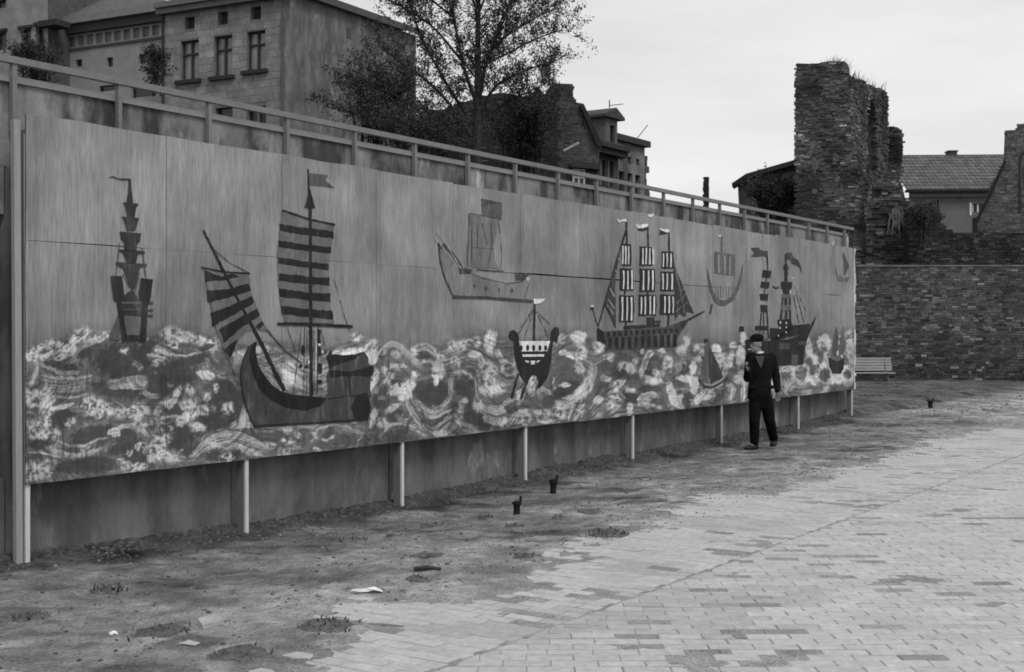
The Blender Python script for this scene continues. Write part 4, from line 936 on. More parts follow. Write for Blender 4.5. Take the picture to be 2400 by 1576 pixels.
film('funnel_flag', s, 0.02, [rect(230, 1065, 278, 1118)], 2); film('window_glint', s, 0.5, [oval(648, 1025, 7, 14), oval(708, 1030, 7, 12), oval(708, 1075, 7, 9), oval(640, 1080, 7, 14), oval(706, 1125, 7, 9), oval(628, 1160, 6, 9), oval(768, 575, 14, 8), oval(748, 712, 6, 14)], 4)
film('gull', s, 0.03, [strk([(572, 656), (598, 678), (634, 668)], 4)], 1)
# 9, 10: far small boats
s = ship('painted tiny grey sailboat high at the far end of the boards')
film('sail', s, 0.075, [[(1284, 305), (1310, 360), (1350, 460), (1296, 550)]], 1)
film('hull', s, 0.12, [[(1208, 455), (1235, 540), (1290, 575), (1352, 568), (1330, 610), (1240, 602), (1215, 530)]], 1)
s = ship('painted small tub shaped boat with twin spires at the far end')
film('spire', s, 0.075, [[(1215, 1060), (1240, 1200), (1230, 1370), (1185, 1360), (1190, 1200)]], 1); film('spire', s, 0.11, [[(1296, 1050), (1300, 1180), (1320, 1280), (1270, 1380), (1240, 1350), (1260, 1180)]], 1)
film('hull', s, 0.024, [[(1135, 1380), (1220, 1420), (1300, 1390), (1290, 1500), (1260, 1545), (1180, 1540), (1150, 1480)]], 2); film('highlight', s, 0.45, [oval(1230, 1340, 10, 30), oval(1272, 1370, 14, 18)], 3)
# ------------------------------------------------------------------ terrain behind the walls
def make_hill():
    xs = np.concatenate([np.arange(-40, 30, 1.0), np.arange(30, 130, 8.0)]); xs = np.concatenate([np.arange(-160, -40, 8.0), xs])
    ys = np.concatenate([np.arange(0, 90, 1.0), np.arange(90, 260, 10.0)])
    X, Y = np.meshgrid(xs, ys)
    u, o = uo(X, Y)
    left = 3.25 + np.clip(-o - 1.0, 0, 60) * 0.115
    left = np.minimum(left, 8.0)
    right = 3.35 + np.clip(Y - 41, 0, 60) * 0.03
    t = sstep(4, 16, X - 0.1 * (Y - 40)); Z = left * (1 - t) + right * t
    Z = Z + (fbm(X / 3, Y / 3, 3, 4) - 0.5) * 0.35
    ok = ((o < -0.75) & (u < 18.6)) | ((Y > 40.35) & (X > 2)) | ((o < -0.75) & (Y > 40.35))
    ny, nx = X.shape; idx = -np.ones(X.size, int); vs_ = []; fs = []
    co = np.stack([X, Y, Z], -1).reshape(-1, 3); okf = ok.ravel()
    for j in range(ny - 1):
        for i in range(nx - 1):
            q = (j * nx + i, j * nx + i + 1, (j + 1) * nx + i + 1, (j + 1) * nx + i)
            if all(okf[k] for k in q): fs.append(q)
    me = bpy.data.meshes.new('hillside'); me.from_pydata(co.tolist(), [], fs)
    bm = bmesh.new(); bm.from_mesh(me); bmesh.ops.delete(bm, geom=[v for v in bm.verts if not v.link_faces], context='VERTS'); bm.to_mesh(me); bm.free()
    me.polygons.foreach_set('use_smooth', [True] * len(me.polygons))
    me.materials.append(M('hill_grass', 0.06, var=0.4, scale=1.2, rough=1.0, bump=0.6, bscale=20))
    tag(link('hillside', me), 'raised rough grassy ground behind the walls', None, None, 'structure')
make_hill()

# ------------------------------------------------------------------ brickwork helper
def brick_variants(mat, shades, depth):
    out = []
    for sh in shades:
        b = MB()
        b.box(-0.5, 0.5, 0.0, depth, -0.5, 0.5, sh)
        f = [q for q in b.f]; 
        jit = [(R.uniform(-.03, .03), R.uniform(-.004, .004), R.uniform(-.07, .07)) for _ in b.v]
        v = [(p[0] + j[0], p[1] + (j[1] if p[1] == 0 else 0), p[2] + j[2]) for p, j in zip(b.v, jit)]
        me = bpy.data.meshes.new('brick'); me.from_pydata(v, [], f)
        a = me.attributes.new('shade', 'FLOAT', 'FACE'); a.data.foreach_set('value', np.array(b.c, dtype=np.float32))
        me.materials.append(mat); out.append((sh, me))
    return out
def clad(parent, pl, u0, u1, z0, z1, inside, mat, shade, L_=0.25, H_=0.078, gap=0.012, nsingle=0, pick=None, o=0.0, prot=(0.0, 0.018), depth=0.09, rough=0.25, skip=0.0, back=None):
    """bricks laid in courses on a wall face; the ones picked become objects of their own"""
    br = []; z = z0; row = 0
    while z < z1 - 0.02:
        h = H_ * R.uniform(1 - rough * .4, 1 + rough * .4); u = u0 - R.uniform(0, L_) - (L_ / 2 if row % 2 else 0)
        while u < u1:
            l = L_ * R.choice((1, 1, 1, 0.5)) * R.uniform(1 - rough, 1 + rough)
            a, b_ = max(u, u0), min(u + l, u1)
            if b_ - a > 0.05:
                um, zm = (a + b_) / 2, z + h / 2
                if inside(um, zm) and R.random() > skip:
                    br.append((um, zm, b_ - a - gap, min(h, z1 - z) - gap, R.uniform(*prot), shade(um, zm)))
            u += l
        z += h; row += 1
    cand = [i for i, q in enumerate(br) if pick is None or pick(q[0], q[1])]
    R.shuffle(cand) if pick is None else cand.sort(key=lambda i: (br[i][1], br[i][0]))
    cand = set(cand[:nsingle])
    var = brick_variants(mat, (0.5, 0.75, 1.0, 1.3, 1.8, 2.6), depth) if cand else []
    mb = MB()
    for i, (um, zm, l, h, pr, sh) in enumerate(br):
        if i in cand:
            me = min(var, key=lambda v: abs(math.log(v[0] / sh)))[1]
            link('brick', me, parent, pl.w(um, o + pr, zm), pl.ang, (l, 1, h))
        else:
            j = lambda k: R.uniform(-k, k)
            a, b_, c, d = um - l / 2 + j(.008), um + l / 2 + j(.008), zm - h / 2 + j(.005), zm + h / 2 + j(.005)
            fr = [pl.w(a, o + pr, c), pl.w(b_, o + pr, c + j(.006)), pl.w(b_ + j(.006), o + pr, d), pl.w(a, o + pr, d + j(.006))]
            bk = [p - pl.n * depth for p in fr]
            mb.add(fr + bk, [(0, 1, 2, 3), (0, 4, 5, 1), (1, 5, 6, 2), (2, 6, 7, 3), (3, 7, 4, 0)], sh)
    if mb.v: tag(mb.build('bricks', mat, parent), kind='stuff')
def in_poly(pts):
    def f(u, z):
        c = False; n = len(pts)
        for i in range(n):
            (x1, y1), (x2, y2) = pts[i], pts[(i + 1) % n]
            if (y1 > z) != (y2 > z) and u < (x2 - x1) * (z - y1) / (y2 - y1) + x1: c = not c
        return c
    return f
def rough_poly(pts, step=0.25, amp=0.05):
    out = []
    for i in range(len(pts)):
        a, b_ = pts[i], pts[(i + 1) % len(pts)]; n = max(1, int(math.dist(a, b_) / step))
        for j in range(n):
            t = j / n; out.append((a[0] + (b_[0] - a[0]) * t + (R.uniform(-amp, amp) if j else 0), a[1] + (b_[1] - a[1]) * t + (R.uniform(-amp, amp) if j else 0)))
    return out

# ------------------------------------------------------------------ far brick boundary wall
BW = Plane((0, 39.6), (1, 0))
WT = BW.px(2200, 623)[1]
m_brick = M('old_brick', 0.064, var=0.25, scale=3, attr=True, bump=0.5, bscale=30, var2=0.2)
m_mort = M('old_mortar', 0.075, var=0.35, scale=5, bump=0.4)
bw = empty('brick_wall', BW.w(12, 0, 0), 'old dark brick boundary wall behind the bench', 'wall')
xl, xr = BW.px(1980, 700)[0], BW.px(2420, 700)[0]
b = MB(); b.pbox(BW, 5.0, 34, -0.45, -0.02, -0.6, WT - 0.03); b.build('core', m_mort, bw)
b = MB(); b.pbox(BW, 5.0, 34, -0.47, 0.03, WT - 0.03, WT + 0.02); b.build('coping', M('wall_cope', 0.12, var=0.4, scale=3), bw)
def wshade(u, z):
    n = float(fbm(np.array([u * 0.7]), np.array([z * 0.9]), 3, 401)[0]); s = R.lognormvariate(-0.1, 0.33) * (0.35 + 1.35 * n)
    if R.random() < 0.035: s = R.uniform(2.2, 3.6)
    if R.random() < 0.10: s *= 0.5
    return s
clad(bw, BW, xl - 1.2, xr + 3.5, -0.05, WT - 0.035, lambda u, z: True, m_brick, wshade, nsingle=300, pick=lambda u, z: xl + .3 < u < xr - .4 and 1.0 < z < 3.0, L_=0.215, H_=0.072, gap=.010, prot=(0, .012))

# ------------------------------------------------------------------ second, higher wall and stepped ruin behind it
W2 = Plane((0, 44.0), (1, 0))
m_dbrick = M('black_brick', 0.032, var=0.3, scale=3, attr=True, bump=0.5, bscale=30)
uw = empty('upper_wall', W2.w(15, 0, 3.2), 'blackened upper brick wall with a stepped broken end above the boundary wall', 'wall')
P_ = [W2.px(*q) for q in ((2130, 640), (2430, 640), (2430, 547), (2236, 547), (2232, 538), (2218, 538), (2216, 528), (2206, 526), (2202, 478), (2184, 470), (2160, 478), (2140, 486), (2130, 500))]
P_ = [P_[0], (34, P_[1][1]), (34, P_[2][1])] + P_[3:]
P_[0] = (P_[0][0], 2.8); P_[1] = (34, 2.8)
b = MB(); b.prism(W2, P_, -0.6, -0.03); b.build('core', M('dark_core', 0.022), uw)
clad(uw, W2, P_[0][0], W2.px(2430, 0)[0], P_[0][1], 9, in_poly(P_), m_dbrick, lambda u, z: R.lognormvariate(-.1, .45) * (2.6 if R.random() < .03 else 1), nsingle=120, L_=0.24, H_=0.085, pick=None)

# ------------------------------------------------------------------ church ruin
m_ruin = M('ruin_brick', 0.072, var=0.45, scale=1.7, attr=True, bump=0.7, bscale=22, var2=0.25)
m_rcore = M('ruin_core', 0.06, var=0.45, scale=2.5, bump=0.8, bscale=9, bdist=0.06)
TF = Plane((0, 48.8), (1, -0.235))
ruin = empty('church_ruin', at(1950, 560, 47), 'tall ragged brick church ruin with weeds on its broken top', 'ruin')
def poly(pl, pts): return [pl.px(*q) for q in pts]
fo = poly(TF, ((1866, 700), (1866, 420), (1864, 300), (1867, 148), (1890, 149), (1930, 145), (1980, 143), (1988, 152), (1990, 180), (1985, 200), (1972, 228), (1978, 250), (1992, 290), (1998, 330), (2008, 370), (2014, 400), (2024, 440), (2026, 500), (2034, 560), (2040, 700)))
fo[0] = (fo[0][0], 2.6); fo[-1] = (fo[-1][0], 2.6)
b = MB(); b.prism(TF, rough_poly(fo, .2, .03), -1.2, -0.04); b.build('tower_core', m_rcore, ruin)
def rshade(u, z):
    n = float(fbm(np.array([u * 1.1]), np.array([z * 1.1]), 4, 501)[0]); s = R.lognormvariate(-0.05, 0.33) * (0.15 + 1.75 * n)
    if n > .60 and R.random() < .35: s *= 1.8
    if n < .4: s *= .75
    return max(.25, s)
clad(ruin, TF, fo[2][0] - .05, fo[-1][0] + .1, 2.6, 12, in_poly(fo), m_ruin, rshade, L_=0.22, H_=0.07, gap=.010, prot=(-0.015, 0.025), rough=.35, nsingle=300, pick=lambda u, z: z > 5.5, depth=.14, skip=.02)
# lime and plaster scars
for (cx, cy, w, h) in ((1912, 385, 11, 22), (1958, 372, 9, 17), (1975, 500, 12, 10), (1950, 522, 14, 7), (1972, 455, 5, 30), (1908, 448, 9, 7), (1962, 420, 8, 9)):
    u, z = TF.px(cx, cy, .05); q = [(u + w / 70 * math.cos(a) * q_, z + h / 70 * math.sin(a) * q_) for a in np.linspace(0, 6.28, 23)[:-1] for q_ in (R.uniform(.55, 1.15),)]
    b = MB(); b.prism(TF, q, -0.03, 0.012); b.build('plaster_scar', M('old_plaster', 0.095, var=.35, scale=6, bump=.5, bscale=25), ruin)
# receding nave wall with tall lancet
cu, cz = TF.px(1990, 300); cp = TF.w(cu - 0.25, -0.6, 0)
TS = Plane((cp.x, cp.y), (0.62, 1.0))
s1 = TS.px(2083, 300)[0]
hl0, hl1 = TS.px(2034, 300)[0], TS.px(2056, 300)[0]
hz0, hz1 = TS.px(2045, 400)[1], TS.px(2045, 232)[1]
so = [(0.0, 2.6)] + poly(TS, ((1991, 168), (2000, 180), (2020, 188), (2034, 197), (2050, 205), (2062, 208), (2074, 212), (2081, 218))) + [(s1, 2.6)]
so[1] = (0.0, so[1][1])
hole = lambda u, z: hl0 < u < hl1 and hz0 < z < hz1 - 0.9 * (abs(u - (hl0 + hl1) / 2) / ((hl1 - hl0) / 2)) ** 2 * .8
outl = so[:]
b = MB()
arch = [(hl0 + (hl1 - hl0) * t, hz1 - 0.72 * abs(2 * t - 1) ** 2) for t in np.linspace(0, 1, 7)]
top = [q for q in so[1:-1]]
# core in three blocks so that the opening is real
def cut(u): return float(np.interp(u, [q[0] for q in top], [q[1] for q in top]))
b.prism(TS, [(0, 2.6), (hl0, 2.6), (hl0, cut(hl0))] + [q for q in top if q[0] < hl0][::-1], -0.9, -0.04)
b.prism(TS, [(hl1, 2.6), (s1, 2.6)] + [q for q in top if q[0] > hl1][::-1] + [(hl1, cut(hl1))], -0.9, -0.04)
b.prism(TS, [(hl0, 2.6), (hl1, 2.6), (hl1, hz0), (hl0, hz0)], -0.9, -0.04)
b.prism(TS, arch + [(hl1, cut(hl1))] + [(hl0, cut(hl0))], -0.9, -0.04)
b.prism(TS, [(hl0, hz0), (hl1, hz0), (hl1, hz1), (hl0, hz1)], -1.1, -0.95)
b.build('nave_core', m_rcore, ruin)
clad(ruin, TS, 0.0, s1, 2.6, 12, lambda u, z: in_poly(so)(u, z) and not hole(u, z), m_ruin, lambda u, z: rshade(u, z) * .8, L_=0.24, H_=0.075, prot=(-0.02, 0.035), rough=.35, depth=.14)
# broken arch ring beside the opening
# second pier
PP = Plane((0, 57.3), (1, -0.31)); po = poly(PP, ((2076, 700), (2076, 296), (2085, 297), (2103, 298), (2114, 306), (2116, 330), (2113, 380), (2108, 420), (2118, 450), (2130, 480), (2140, 700)))
po[0] = (po[0][0], 2.6); po[-1] = (po[-1][0], 2.6)
b = MB(); b.prism(PP, rough_poly(po, .25, .04), -1.0, -0.04); b.build('pier_core', m_rcore, ruin)
clad(ruin, PP, po[0][0], po[-1][0], 2.6, 12, in_poly(po), m_ruin, lambda u, z: rshade(u, z) * .8, L_=0.24, H_=0.075, prot=(-.02, .035), rough=.35, depth=.14)
# fallen vault mass in front of the pier
VP_ = Plane((0, 49.2), (1, -0.30)); vo = poly(VP_, ((2030, 700), (2030, 520), (2040, 470), (2052, 430), (2075, 425), (2095, 440), (2112, 470), (2128, 470), (2136, 500), (2160, 545), (2180, 700)))
vo[0] = (vo[0][0], 2.6); vo[-1] = (vo[-1][0], 2.6)
b = MB(); b.prism(VP_, rough_poly(vo, .2, .06), -1.5, -0.05); b.build('vault_core', m_rcore, ruin)
clad(ruin, VP_, vo[0][0], vo[-1][0], 2.6, 8, in_poly(vo), m_ruin, lambda u, z: rshade(u, z) * .75, L_=0.27, H_=0.09, prot=(-.05, .08), rough=.5, depth=.16, skip=.08)
for (x0, y0, x1, y1, w0) in ((2097, 488, 2092, 552, .10), (2105, 486, 2110, 560, .09), (2113, 486, 2121, 575, .07), (2087, 500, 2079, 552, .06), (2100, 500, 2100, 535, .12)):
    q0, q1 = VP_.px(x0, y0, .1), VP_.px(x1, y1, .1); lft, rgt = [], []
    for t in np.linspace(0, 1, 9):
        cx_, cz_ = q0[0] + (q1[0] - q0[0]) * t + R.uniform(-.03, .03), q0[1] + (q1[1] - q0[1]) * t; w = w0 * (1 - .75 * t) * R.uniform(.6, 1.2); lft.append((cx_ - w, cz_)); rgt.append((cx_ + w, cz_))
    b = MB(); b.prism(VP_, lft + rgt[::-1], -.05, .09); b.build('lime_run', MATS['old_plaster'], ruin)
def weeds(parent, name, pts, n, hgt, mat, spread=.15):
    b = MB()
    for _ in range(n):
        p = R.choice(pts); p = Vector(p) + Vector((R.uniform(-spread, spread), R.uniform(-spread, spread), 0)); h = hgt * R.uniform(.4, 1.1)
        t = p + Vector((R.uniform(-.5, .7) * h, R.uniform(-.3, .3) * h, h)); m = (p + t) / 2 + Vector((0, 0, h * .12)); w = .010 + .004 * hgt
        b.add([p + Vector((-w, 0, 0)), p + Vector((w, 0, 0)), m + Vector((w * .7, 0, 0)), m - Vector((w * .7, 0, 0)), t], [(0, 1, 2, 3), (3, 2, 4)], R.uniform(.6, 1.4))
    return tag(b.build(name, mat, parent), kind='stuff')
m_weed = M('dry_weed', 0.07, attr=True, bump=0)
weeds(ruin, 'dry_grass', [TS.w(u, -.4, cut(u)) for u in np.linspace(0.1, s1 - .1, 14)] + [TS.w(u, -.4, cut(u)) for u in np.linspace(0.1, 1.2, 10)], 170, .55, m_weed, .3)

# ------------------------------------------------------------------ shed left of the ruin
G_ = Plane((0, 53.0), (1, 0)); sh_ = empty('roofless_shed', at(1800, 560, 53), 'plastered shed with a sloping roof edge beside the church ruin', 'shed')
go = poly(G_, ((1760, 700), (1762, 470), (1759, 415), (1880, 382), (1880, 700))); go[0] = (go[0][0], 2.8); go[-1] = (go[-1][0], 2.8)
b = MB(); b.prism(G_, go, -3, 0); b.build('wall', M('shed_plaster', 0.075, var=.45, scale=1.6), sh_)
b = MB(); b.prism(G_, poly(G_, ((1746, 409), (1872, 373), (1880, 372), (1880, 382), (1762, 416), (1752, 424), (1747, 418))), -3.2, .25); b.build('roof_edge', M('dark_roof', 0.03), sh_)
b = MB(); b.prism(G_, poly(G_, ((1761, 420), (1774, 416), (1774, 462), (1762, 466))), 0, .02); b.build('corner_plaster', M('pale_plaster', 0.24, var=.3), sh_)
b = MB()
for k in range(26):
    u, z = G_.px(R.uniform(1775, 1866), R.uniform(420, 450)); b.pbox(G_, u, u + R.uniform(.2, .5), 0, .03, z, z + R.uniform(.04, .08))
tag(b.build('bare_bricks', M('shed_brick', 0.11, var=.3), sh_), kind='stuff')

# ------------------------------------------------------------------ tiled house and stepped gable at the right
H_P = Plane((0, 66.0), (1, -0.05)); hs = empty('tiled_house', at(2240, 560, 64), 'low house with a long tiled roof behind the ruin', 'house')
m_hw = M('house_plaster', 0.125, var=.2, scale=1.5); m_white = M('white_paint', 0.62, var=.1); m_dark = M('dark_glass', 0.012, rough=.25, spec=.5, bump=0)
def hq(x, y, o=0): return H_P.px(x, y, o)
wz0 = 3.0; u0, u1 = hq(2130, 500)[0], hq(2420, 500)[0]; ez = hq(2240, 447, .4)[1]
holes = []
for (x0, y0, x1, y1) in ((2279, 478, 2306, 497), (2172, 469, 2183, 492), (2187, 469, 2200, 492)):
    a, c = hq(x0, y1), hq(x1, y0); holes.append((a[0], c[0], a[1], c[1]))
holes[1] = (holes[1][0], holes[1][1], holes[2][2], holes[2][3])
b = MB(); holed_wall(b, H_P, u0, u1, wz0, ez + .4, holes, .15); b.build('wall', m_hw, hs)
for h in holes:
    b = MB(); b.pbox(H_P, h[0], h[1], -.16, -.12, h[2], h[3]); g = b.build('window', m_dark, hs)
    b = MB(); w_ = .06
    b.pbox(H_P, h[0], h[0] + w_, -.11, -.05, h[2], h[3]); b.build('frame', m_white, g)
    b = MB(); b.pbox(H_P, (h[0] + h[1]) / 2 - .04, (h[0] + h[1]) / 2 + .04, -.11, -.05, h[2], h[3]); b.build('mullion', m_white, g)
b = MB(); q = hq(2277, 478); b.pbox(H_P, q[0] - .1, q[0], 0, .03, hq(2277, 505)[1], q[1] + .05); b.build('shutter_edge', m_white, hs)
a, c = hq(2150, 460, .05), hq(2320, 447, .05)
b = MB(); b.pbox(H_P, u0, u1, 0, .12, ez - .28, ez - .05); b.build('cornice', M('cornice', 0.2), hs)
b = MB(); b.pbox(H_P, u0 - .2, u1, 0, .45, ez - .06, ez + .06); b.build('gutter', M('gutter', 0.02), hs)
rz = hq(2230, 367, -4.2)[1]; n_ = 11; m_tile = M('roof_tile', 0.10, var=.25, scale=2.5, attr=True, bump=.4, bscale=18)
rf = empty('roof', H_P.w(u0, 0, ez)); rf.parent = hs; rf.location = ORG[rf.name] - ORG[hs.name]
rbm = MB()
for k in range(n_):
    t0, t1 = k / n_, (k + 1) / n_; o0, o1 = .45 - 4.65 * t0, .45 - 4.65 * t1; z0, z1 = ez + .06 + (rz - ez) * t0, ez + .06 + (rz - ez) * t1
    u = u0 - .2
    b = MB()
    while u < u1:
        l = .24; e = R.uniform(0, .015); c = R.uniform(.8, 1.2)
        b.add([H_P.w(u, o0, z0 + .05 + e), H_P.w(u + l - .02, o0, z0 + .05 + e), H_P.w(u + l - .02, o1, z1 + .01), H_P.w(u, o1, z1 + .01), H_P.w(u, o0, z0 - .02), H_P.w(u + l - .02, o0, z0 - .02)], [(0, 1, 2, 3), (4, 5, 1, 0)], c); u += l
    tag(b.build('tile_course', m_tile, rf), kind='stuff')
b = MB(); b.add([H_P.w(u0 - .2, .43, ez + .02), H_P.w(u1, .43, ez + .02), H_P.w(u1, -4.25, rz + .02), H_P.w(u0 - .2, -4.25, rz + .02)], [(0, 1, 2, 3)]); b.build('roof_boarding', M('boarding', .03), rf)
b = MB(); b.prism(H_P, [(u0 - .2, rz + .08), (u1, rz + .08), (u1, rz - .1), (u0 - .2, rz - .1)], -4.4, -4.1); b.build('ridge', M('ridge', 0.09), rf)
q0, q1 = hq(2221, 372, -4.2), hq(2241, 354, -4.2); b = MB(); b.pbox(H_P, q0[0], q1[0], -4.6, -4.0, q0[1] - .4, q1[1] - .06); b.pbox(H_P, q0[0] - .05, q1[0] + .05, -4.65, -3.95, q1[1] - .06, q1[1]); b.build('chimney', M('chimney', 0.06), rf)
# gable
GP = Plane((0, 66.4), (1, -0.375)); gh = empty('gable_house', at(2360, 560, 58), 'brick house end with a stepped gable at the right', 'house')
gp_ = poly(GP, ((2286, 700), (2286, 520), (2300, 490), (2312, 468), (2316, 445), (2337, 410), (2352, 378), (2355, 306), (2386, 304), (2386, 291), (2420, 290), (2420, 700))); gp_[0] = (gp_[0][0], 3.0)
gp_[-2] = (gp_[-2][0] + 1.2, gp_[-2][1]); gp_[-1] = (gp_[-2][0], 3.0)
b = MB(); b.prism(GP, gp_, -.7, -.04); b.build('gable_core', M('gable_mortar', 0.09), gh)
m_gb = M('gable_brick', 0.10, var=.15, scale=3, attr=True)
nich = [GP.px(2395, y)[1] for y in (500, 355)]; nu = GP.px(2386, 400)[0]
clad(gh, GP, gp_[0][0], gp_[-1][0], 3.0, 14, in_poly(gp_), m_gb, lambda u, z: R.lognormvariate(0, .25), L_=.25, H_=.088, prot=(0, .01), rough=.1)
b = MB(); vz = [GP.px(x, y, .1) for x, y in ((2284, 520), (2300, 488), (2312, 466), (2337, 412), (2353, 376), (2359, 378), (2340, 420), (2318, 470), (2304, 494), (2290, 526))]
b.prism(GP, vz, -.2, .14); b.build('verge', M('verge', 0.02), gh)
b = MB(); b.prism(GP, [GP.px(x, y, .02) for x, y in ((2388, 500), (2388, 372), (2394, 358), (2406, 352), (2420, 352), (2420, 356), (2406, 358), (2397, 364), (2392, 376), (2392, 500))], -.1, .03); b.build('niche_edge', M('niche', 0.03), gh)
b = MB(); b.prism(GP, [GP.px(x, y, .02) for x, y in ((2396, 420), (2396, 394), (2402, 390), (2420, 390), (2420, 420))], -.1, .02); b.build('window', m_dark, gh)
b = MB(); q = GP.px(2284, 520, .15); b.pbox(GP, q[0] - .1, q[0] + .12, .05, .3, 5.0, GP.px(2284, 512)[1]); b.build('downpipe', M('verge', .02), gh)

# ------------------------------------------------------------------ ruined pillar against the sky
PL_ = Plane((0, 50.0), (1, 0)); pil = empty('brick_pillar', at(1656, 520, 50), 'lone dark ragged pillar against the sky beyond the railing', 'pillar')
b = MB(); z = 2.8; zt = PL_.px(1655, 415)[1]; ua, ub = PL_.px(1650, 450)[0], PL_.px(1662, 450)[0]
while z < zt:
    b.pbox(PL_, ua + R.choice((0, 0, 0, .03, -.02)), ub + R.choice((0, 0, .0, -.01)), -.25, 0, z, min(z + .085, zt), R.uniform(.6, 1.4)); z += .085
tag(b.build('shaft', M('pillar_brick', .018, attr=True), pil), kind='stuff')

# ------------------------------------------------------------------ house with cross windows on the hill
c0 = at(668, 0, 48.0)
AF = Plane((c0.x, c0.y), (0.891, -0.4545)); AS = Plane((c0.x, c0.y), (0.60, 1.0))
hA = empty('stone_house', (c0.x, c0.y, 7.5), 'plain plastered house with three tall cross windows above the wall', 'house')
m_A = M('house_stone', 0.185, var=.3, scale=1.6, var2=.26, bump=.6, bscale=9, bdist=.04); m_As = concrete('house_side', 0.155, 0.66, 0.9)
uL = AF.px(386, 100)[0]; zt = AF.px(668, -22)[1]; m_sill = M('sill', 0.03); m_frame = M('window_frame', 0.035); m_pane = M('old_pane', 0.16, var=.3, scale=1.5, rough=.2, spec=.6, bump=0)
def pxr(pl, x0, y0, x1, y1):
    a = pl.px((x0 + x1) / 2, y1); c = pl.px((x0 + x1) / 2, y0); return (pl.px(x0, y0)[0], pl.px(x1, y0)[0], a[1], c[1])
wins = [pxr(AF, 424, 95, 466, 188), pxr(AF, 502, 84, 544, 179), pxr(AF, 579, 73, 622, 165)]
att = [pxr(AF, 434, 40, 456, 68), pxr(AF, 511, 28, 534, 58), pxr(AF, 588, 16, 612, 46)]
bas = [pxr(AF, 578, 250, 624, 300), pxr(AF, 505, 252, 545, 300)]
b = MB(); holed_wall(b, AF, uL, 0, 6.5, zt, wins + att + bas, .22); b.build('front_wall', M('A_joint', .14, var=.3), hA)
allh = wins + att + bas
def freeA(u, z, e=.0): return not any(h[0] - .14 < u < h[1] + .14 and h[2] - .1 < z < h[3] + .1 for h in allh)
m_Ab = M('house_block', 0.19, var=.3, scale=1.6, var2=.24, bump=.6, bscale=9, bdist=.04, attr=True)
z = 7.9
while z < zt - .3:
    u = uL - R.uniform(0, .4); hh = .275
    while u < 0:
        l = R.uniform(.35, .62); a, c = max(u, uL), min(u + l, 0)
        segs = [(a, c)]
        for h in allh:      # trim blocks at the openings
            if h[2] - .02 < z + hh and z < h[3] + .02: segs = [t for s_ in segs for t in ((s_[0], min(s_[1], h[0] - .01)), (max(s_[0], h[1] + .01), s_[1]))]
        for s_ in segs:
            if s_[1] - s_[0] > .07:
                b = MB(); b.pbox(AF, s_[0] + .006, s_[1] - .006, 0.0, R.uniform(.006, .016), z + .006, min(z + hh, zt - .29) - .006, R.lognormvariate(0, .09)); b.build('stone_block', m_Ab, hA)
        u += l
    z += hh
sl = AS.px(975, 100)[0]
zS = AS.px(975, 84)[1]
b = MB(); b.prism(AS, [(0, 6.5), (sl, 6.5), (sl, zS), (0, zt)], -.3, 0); b.build('side_wall', m_As, hA)
b = MB()
q = [AF.w(uL, 0, 6.5), AF.w(uL, -8, 6.5), AF.w(uL, -8, zt), AF.w(uL, 0, zt)]; b.add(q, [(0, 1, 2, 3)]); b.build('rear_wall', m_As, hA)
for h in wins:
    b = MB(); b.pbox(AF, h[0], h[1], -.24, -.2, h[2], h[3]); g = b.build('window', m_pane, hA)
    w_ = .055; um = (h[0] + h[1]) / 2; zm = h[2] + (h[3] - h[2]) * .64
    for r in ((h[0], h[0] + w_, h[2], h[3]), (h[1] - w_, h[1], h[2], h[3]), (um - w_ * .8, um + w_ * .8, h[2], h[3])):
        b = MB(); b.pbox(AF, r[0], r[1], -.2, -.13, r[2], r[3]); b.build('frame', m_frame, g)
    for z in (h[2], zm, h[3] - w_):
        b = MB(); b.pbox(AF, h[0], h[1], -.198, -.125, z, z + w_ * 1.3); b.build('frame', m_frame, g)
    b = MB(); b.pbox(AF, h[0] - .2, h[1] + .15, -.05, .16, h[2] - .14, h[2]); b.build('sill', m_sill, hA)
for h in att + bas:
    b = MB(); b.pbox(AF, h[0], h[1], -.24, -.2, h[2], h[3]); b.build('window', m_dark if h in bas else m_sill, hA)
for h in bas[:1]:
    b = MB(); b.pbox(AF, (h[0] + h[1]) / 2 - .04, (h[0] + h[1]) / 2 + .04, -.198, -.1, h[2], h[3]); b.build('mullion', M('grey_bar', .12), hA)
# string courses
for y in (78, 205):
    z = AF.px(520, y)[1]
b = MB(); b.pbox(AF, uL - .2, .25, -.1, .3, zt - .28, zt - .05); b.pbox(AF, uL - .2, .32, -.1, .42, zt - .06, zt + .16); b.build('cornice', M('A_cornice', .12), hA)
b = MB(); b.add([AS.w(-.3, .3, zt - .05), AS.w(sl + .2, .3, zS - .05), AS.w(sl + .2, .3, zS + .22), AS.w(-.3, .3, zt + .22), AS.w(-.3, -3, zt + .35), AS.w(sl + .2, -3, zS + .6)], [(0, 1, 2, 3), (3, 2, 5, 4)]); b.build('roof_edge', M('A_roof', .075), hA)
for (pl, u) in ((AF, uL - .02), (AF, -0.06)):
    b = MB(); b.tube([pl.w(u, .08, 6.5), pl.w(u, .08, zt - .2)], .055, 6); b.build('downpipe', m_sill if u < -1 else M('pipe_grey', .08), hA)
for (x0, y0, x1, y1) in ((812, 65, 822, 92), (884, 168, 905, 190), (862, 235, 872, 262)):
    r = pxr(AS, x0, y0, x1, y1); b = MB(); b.pbox(AS, r[0], r[1], -.02, .012, r[2], r[3]); b.build('window', m_dark, hA)

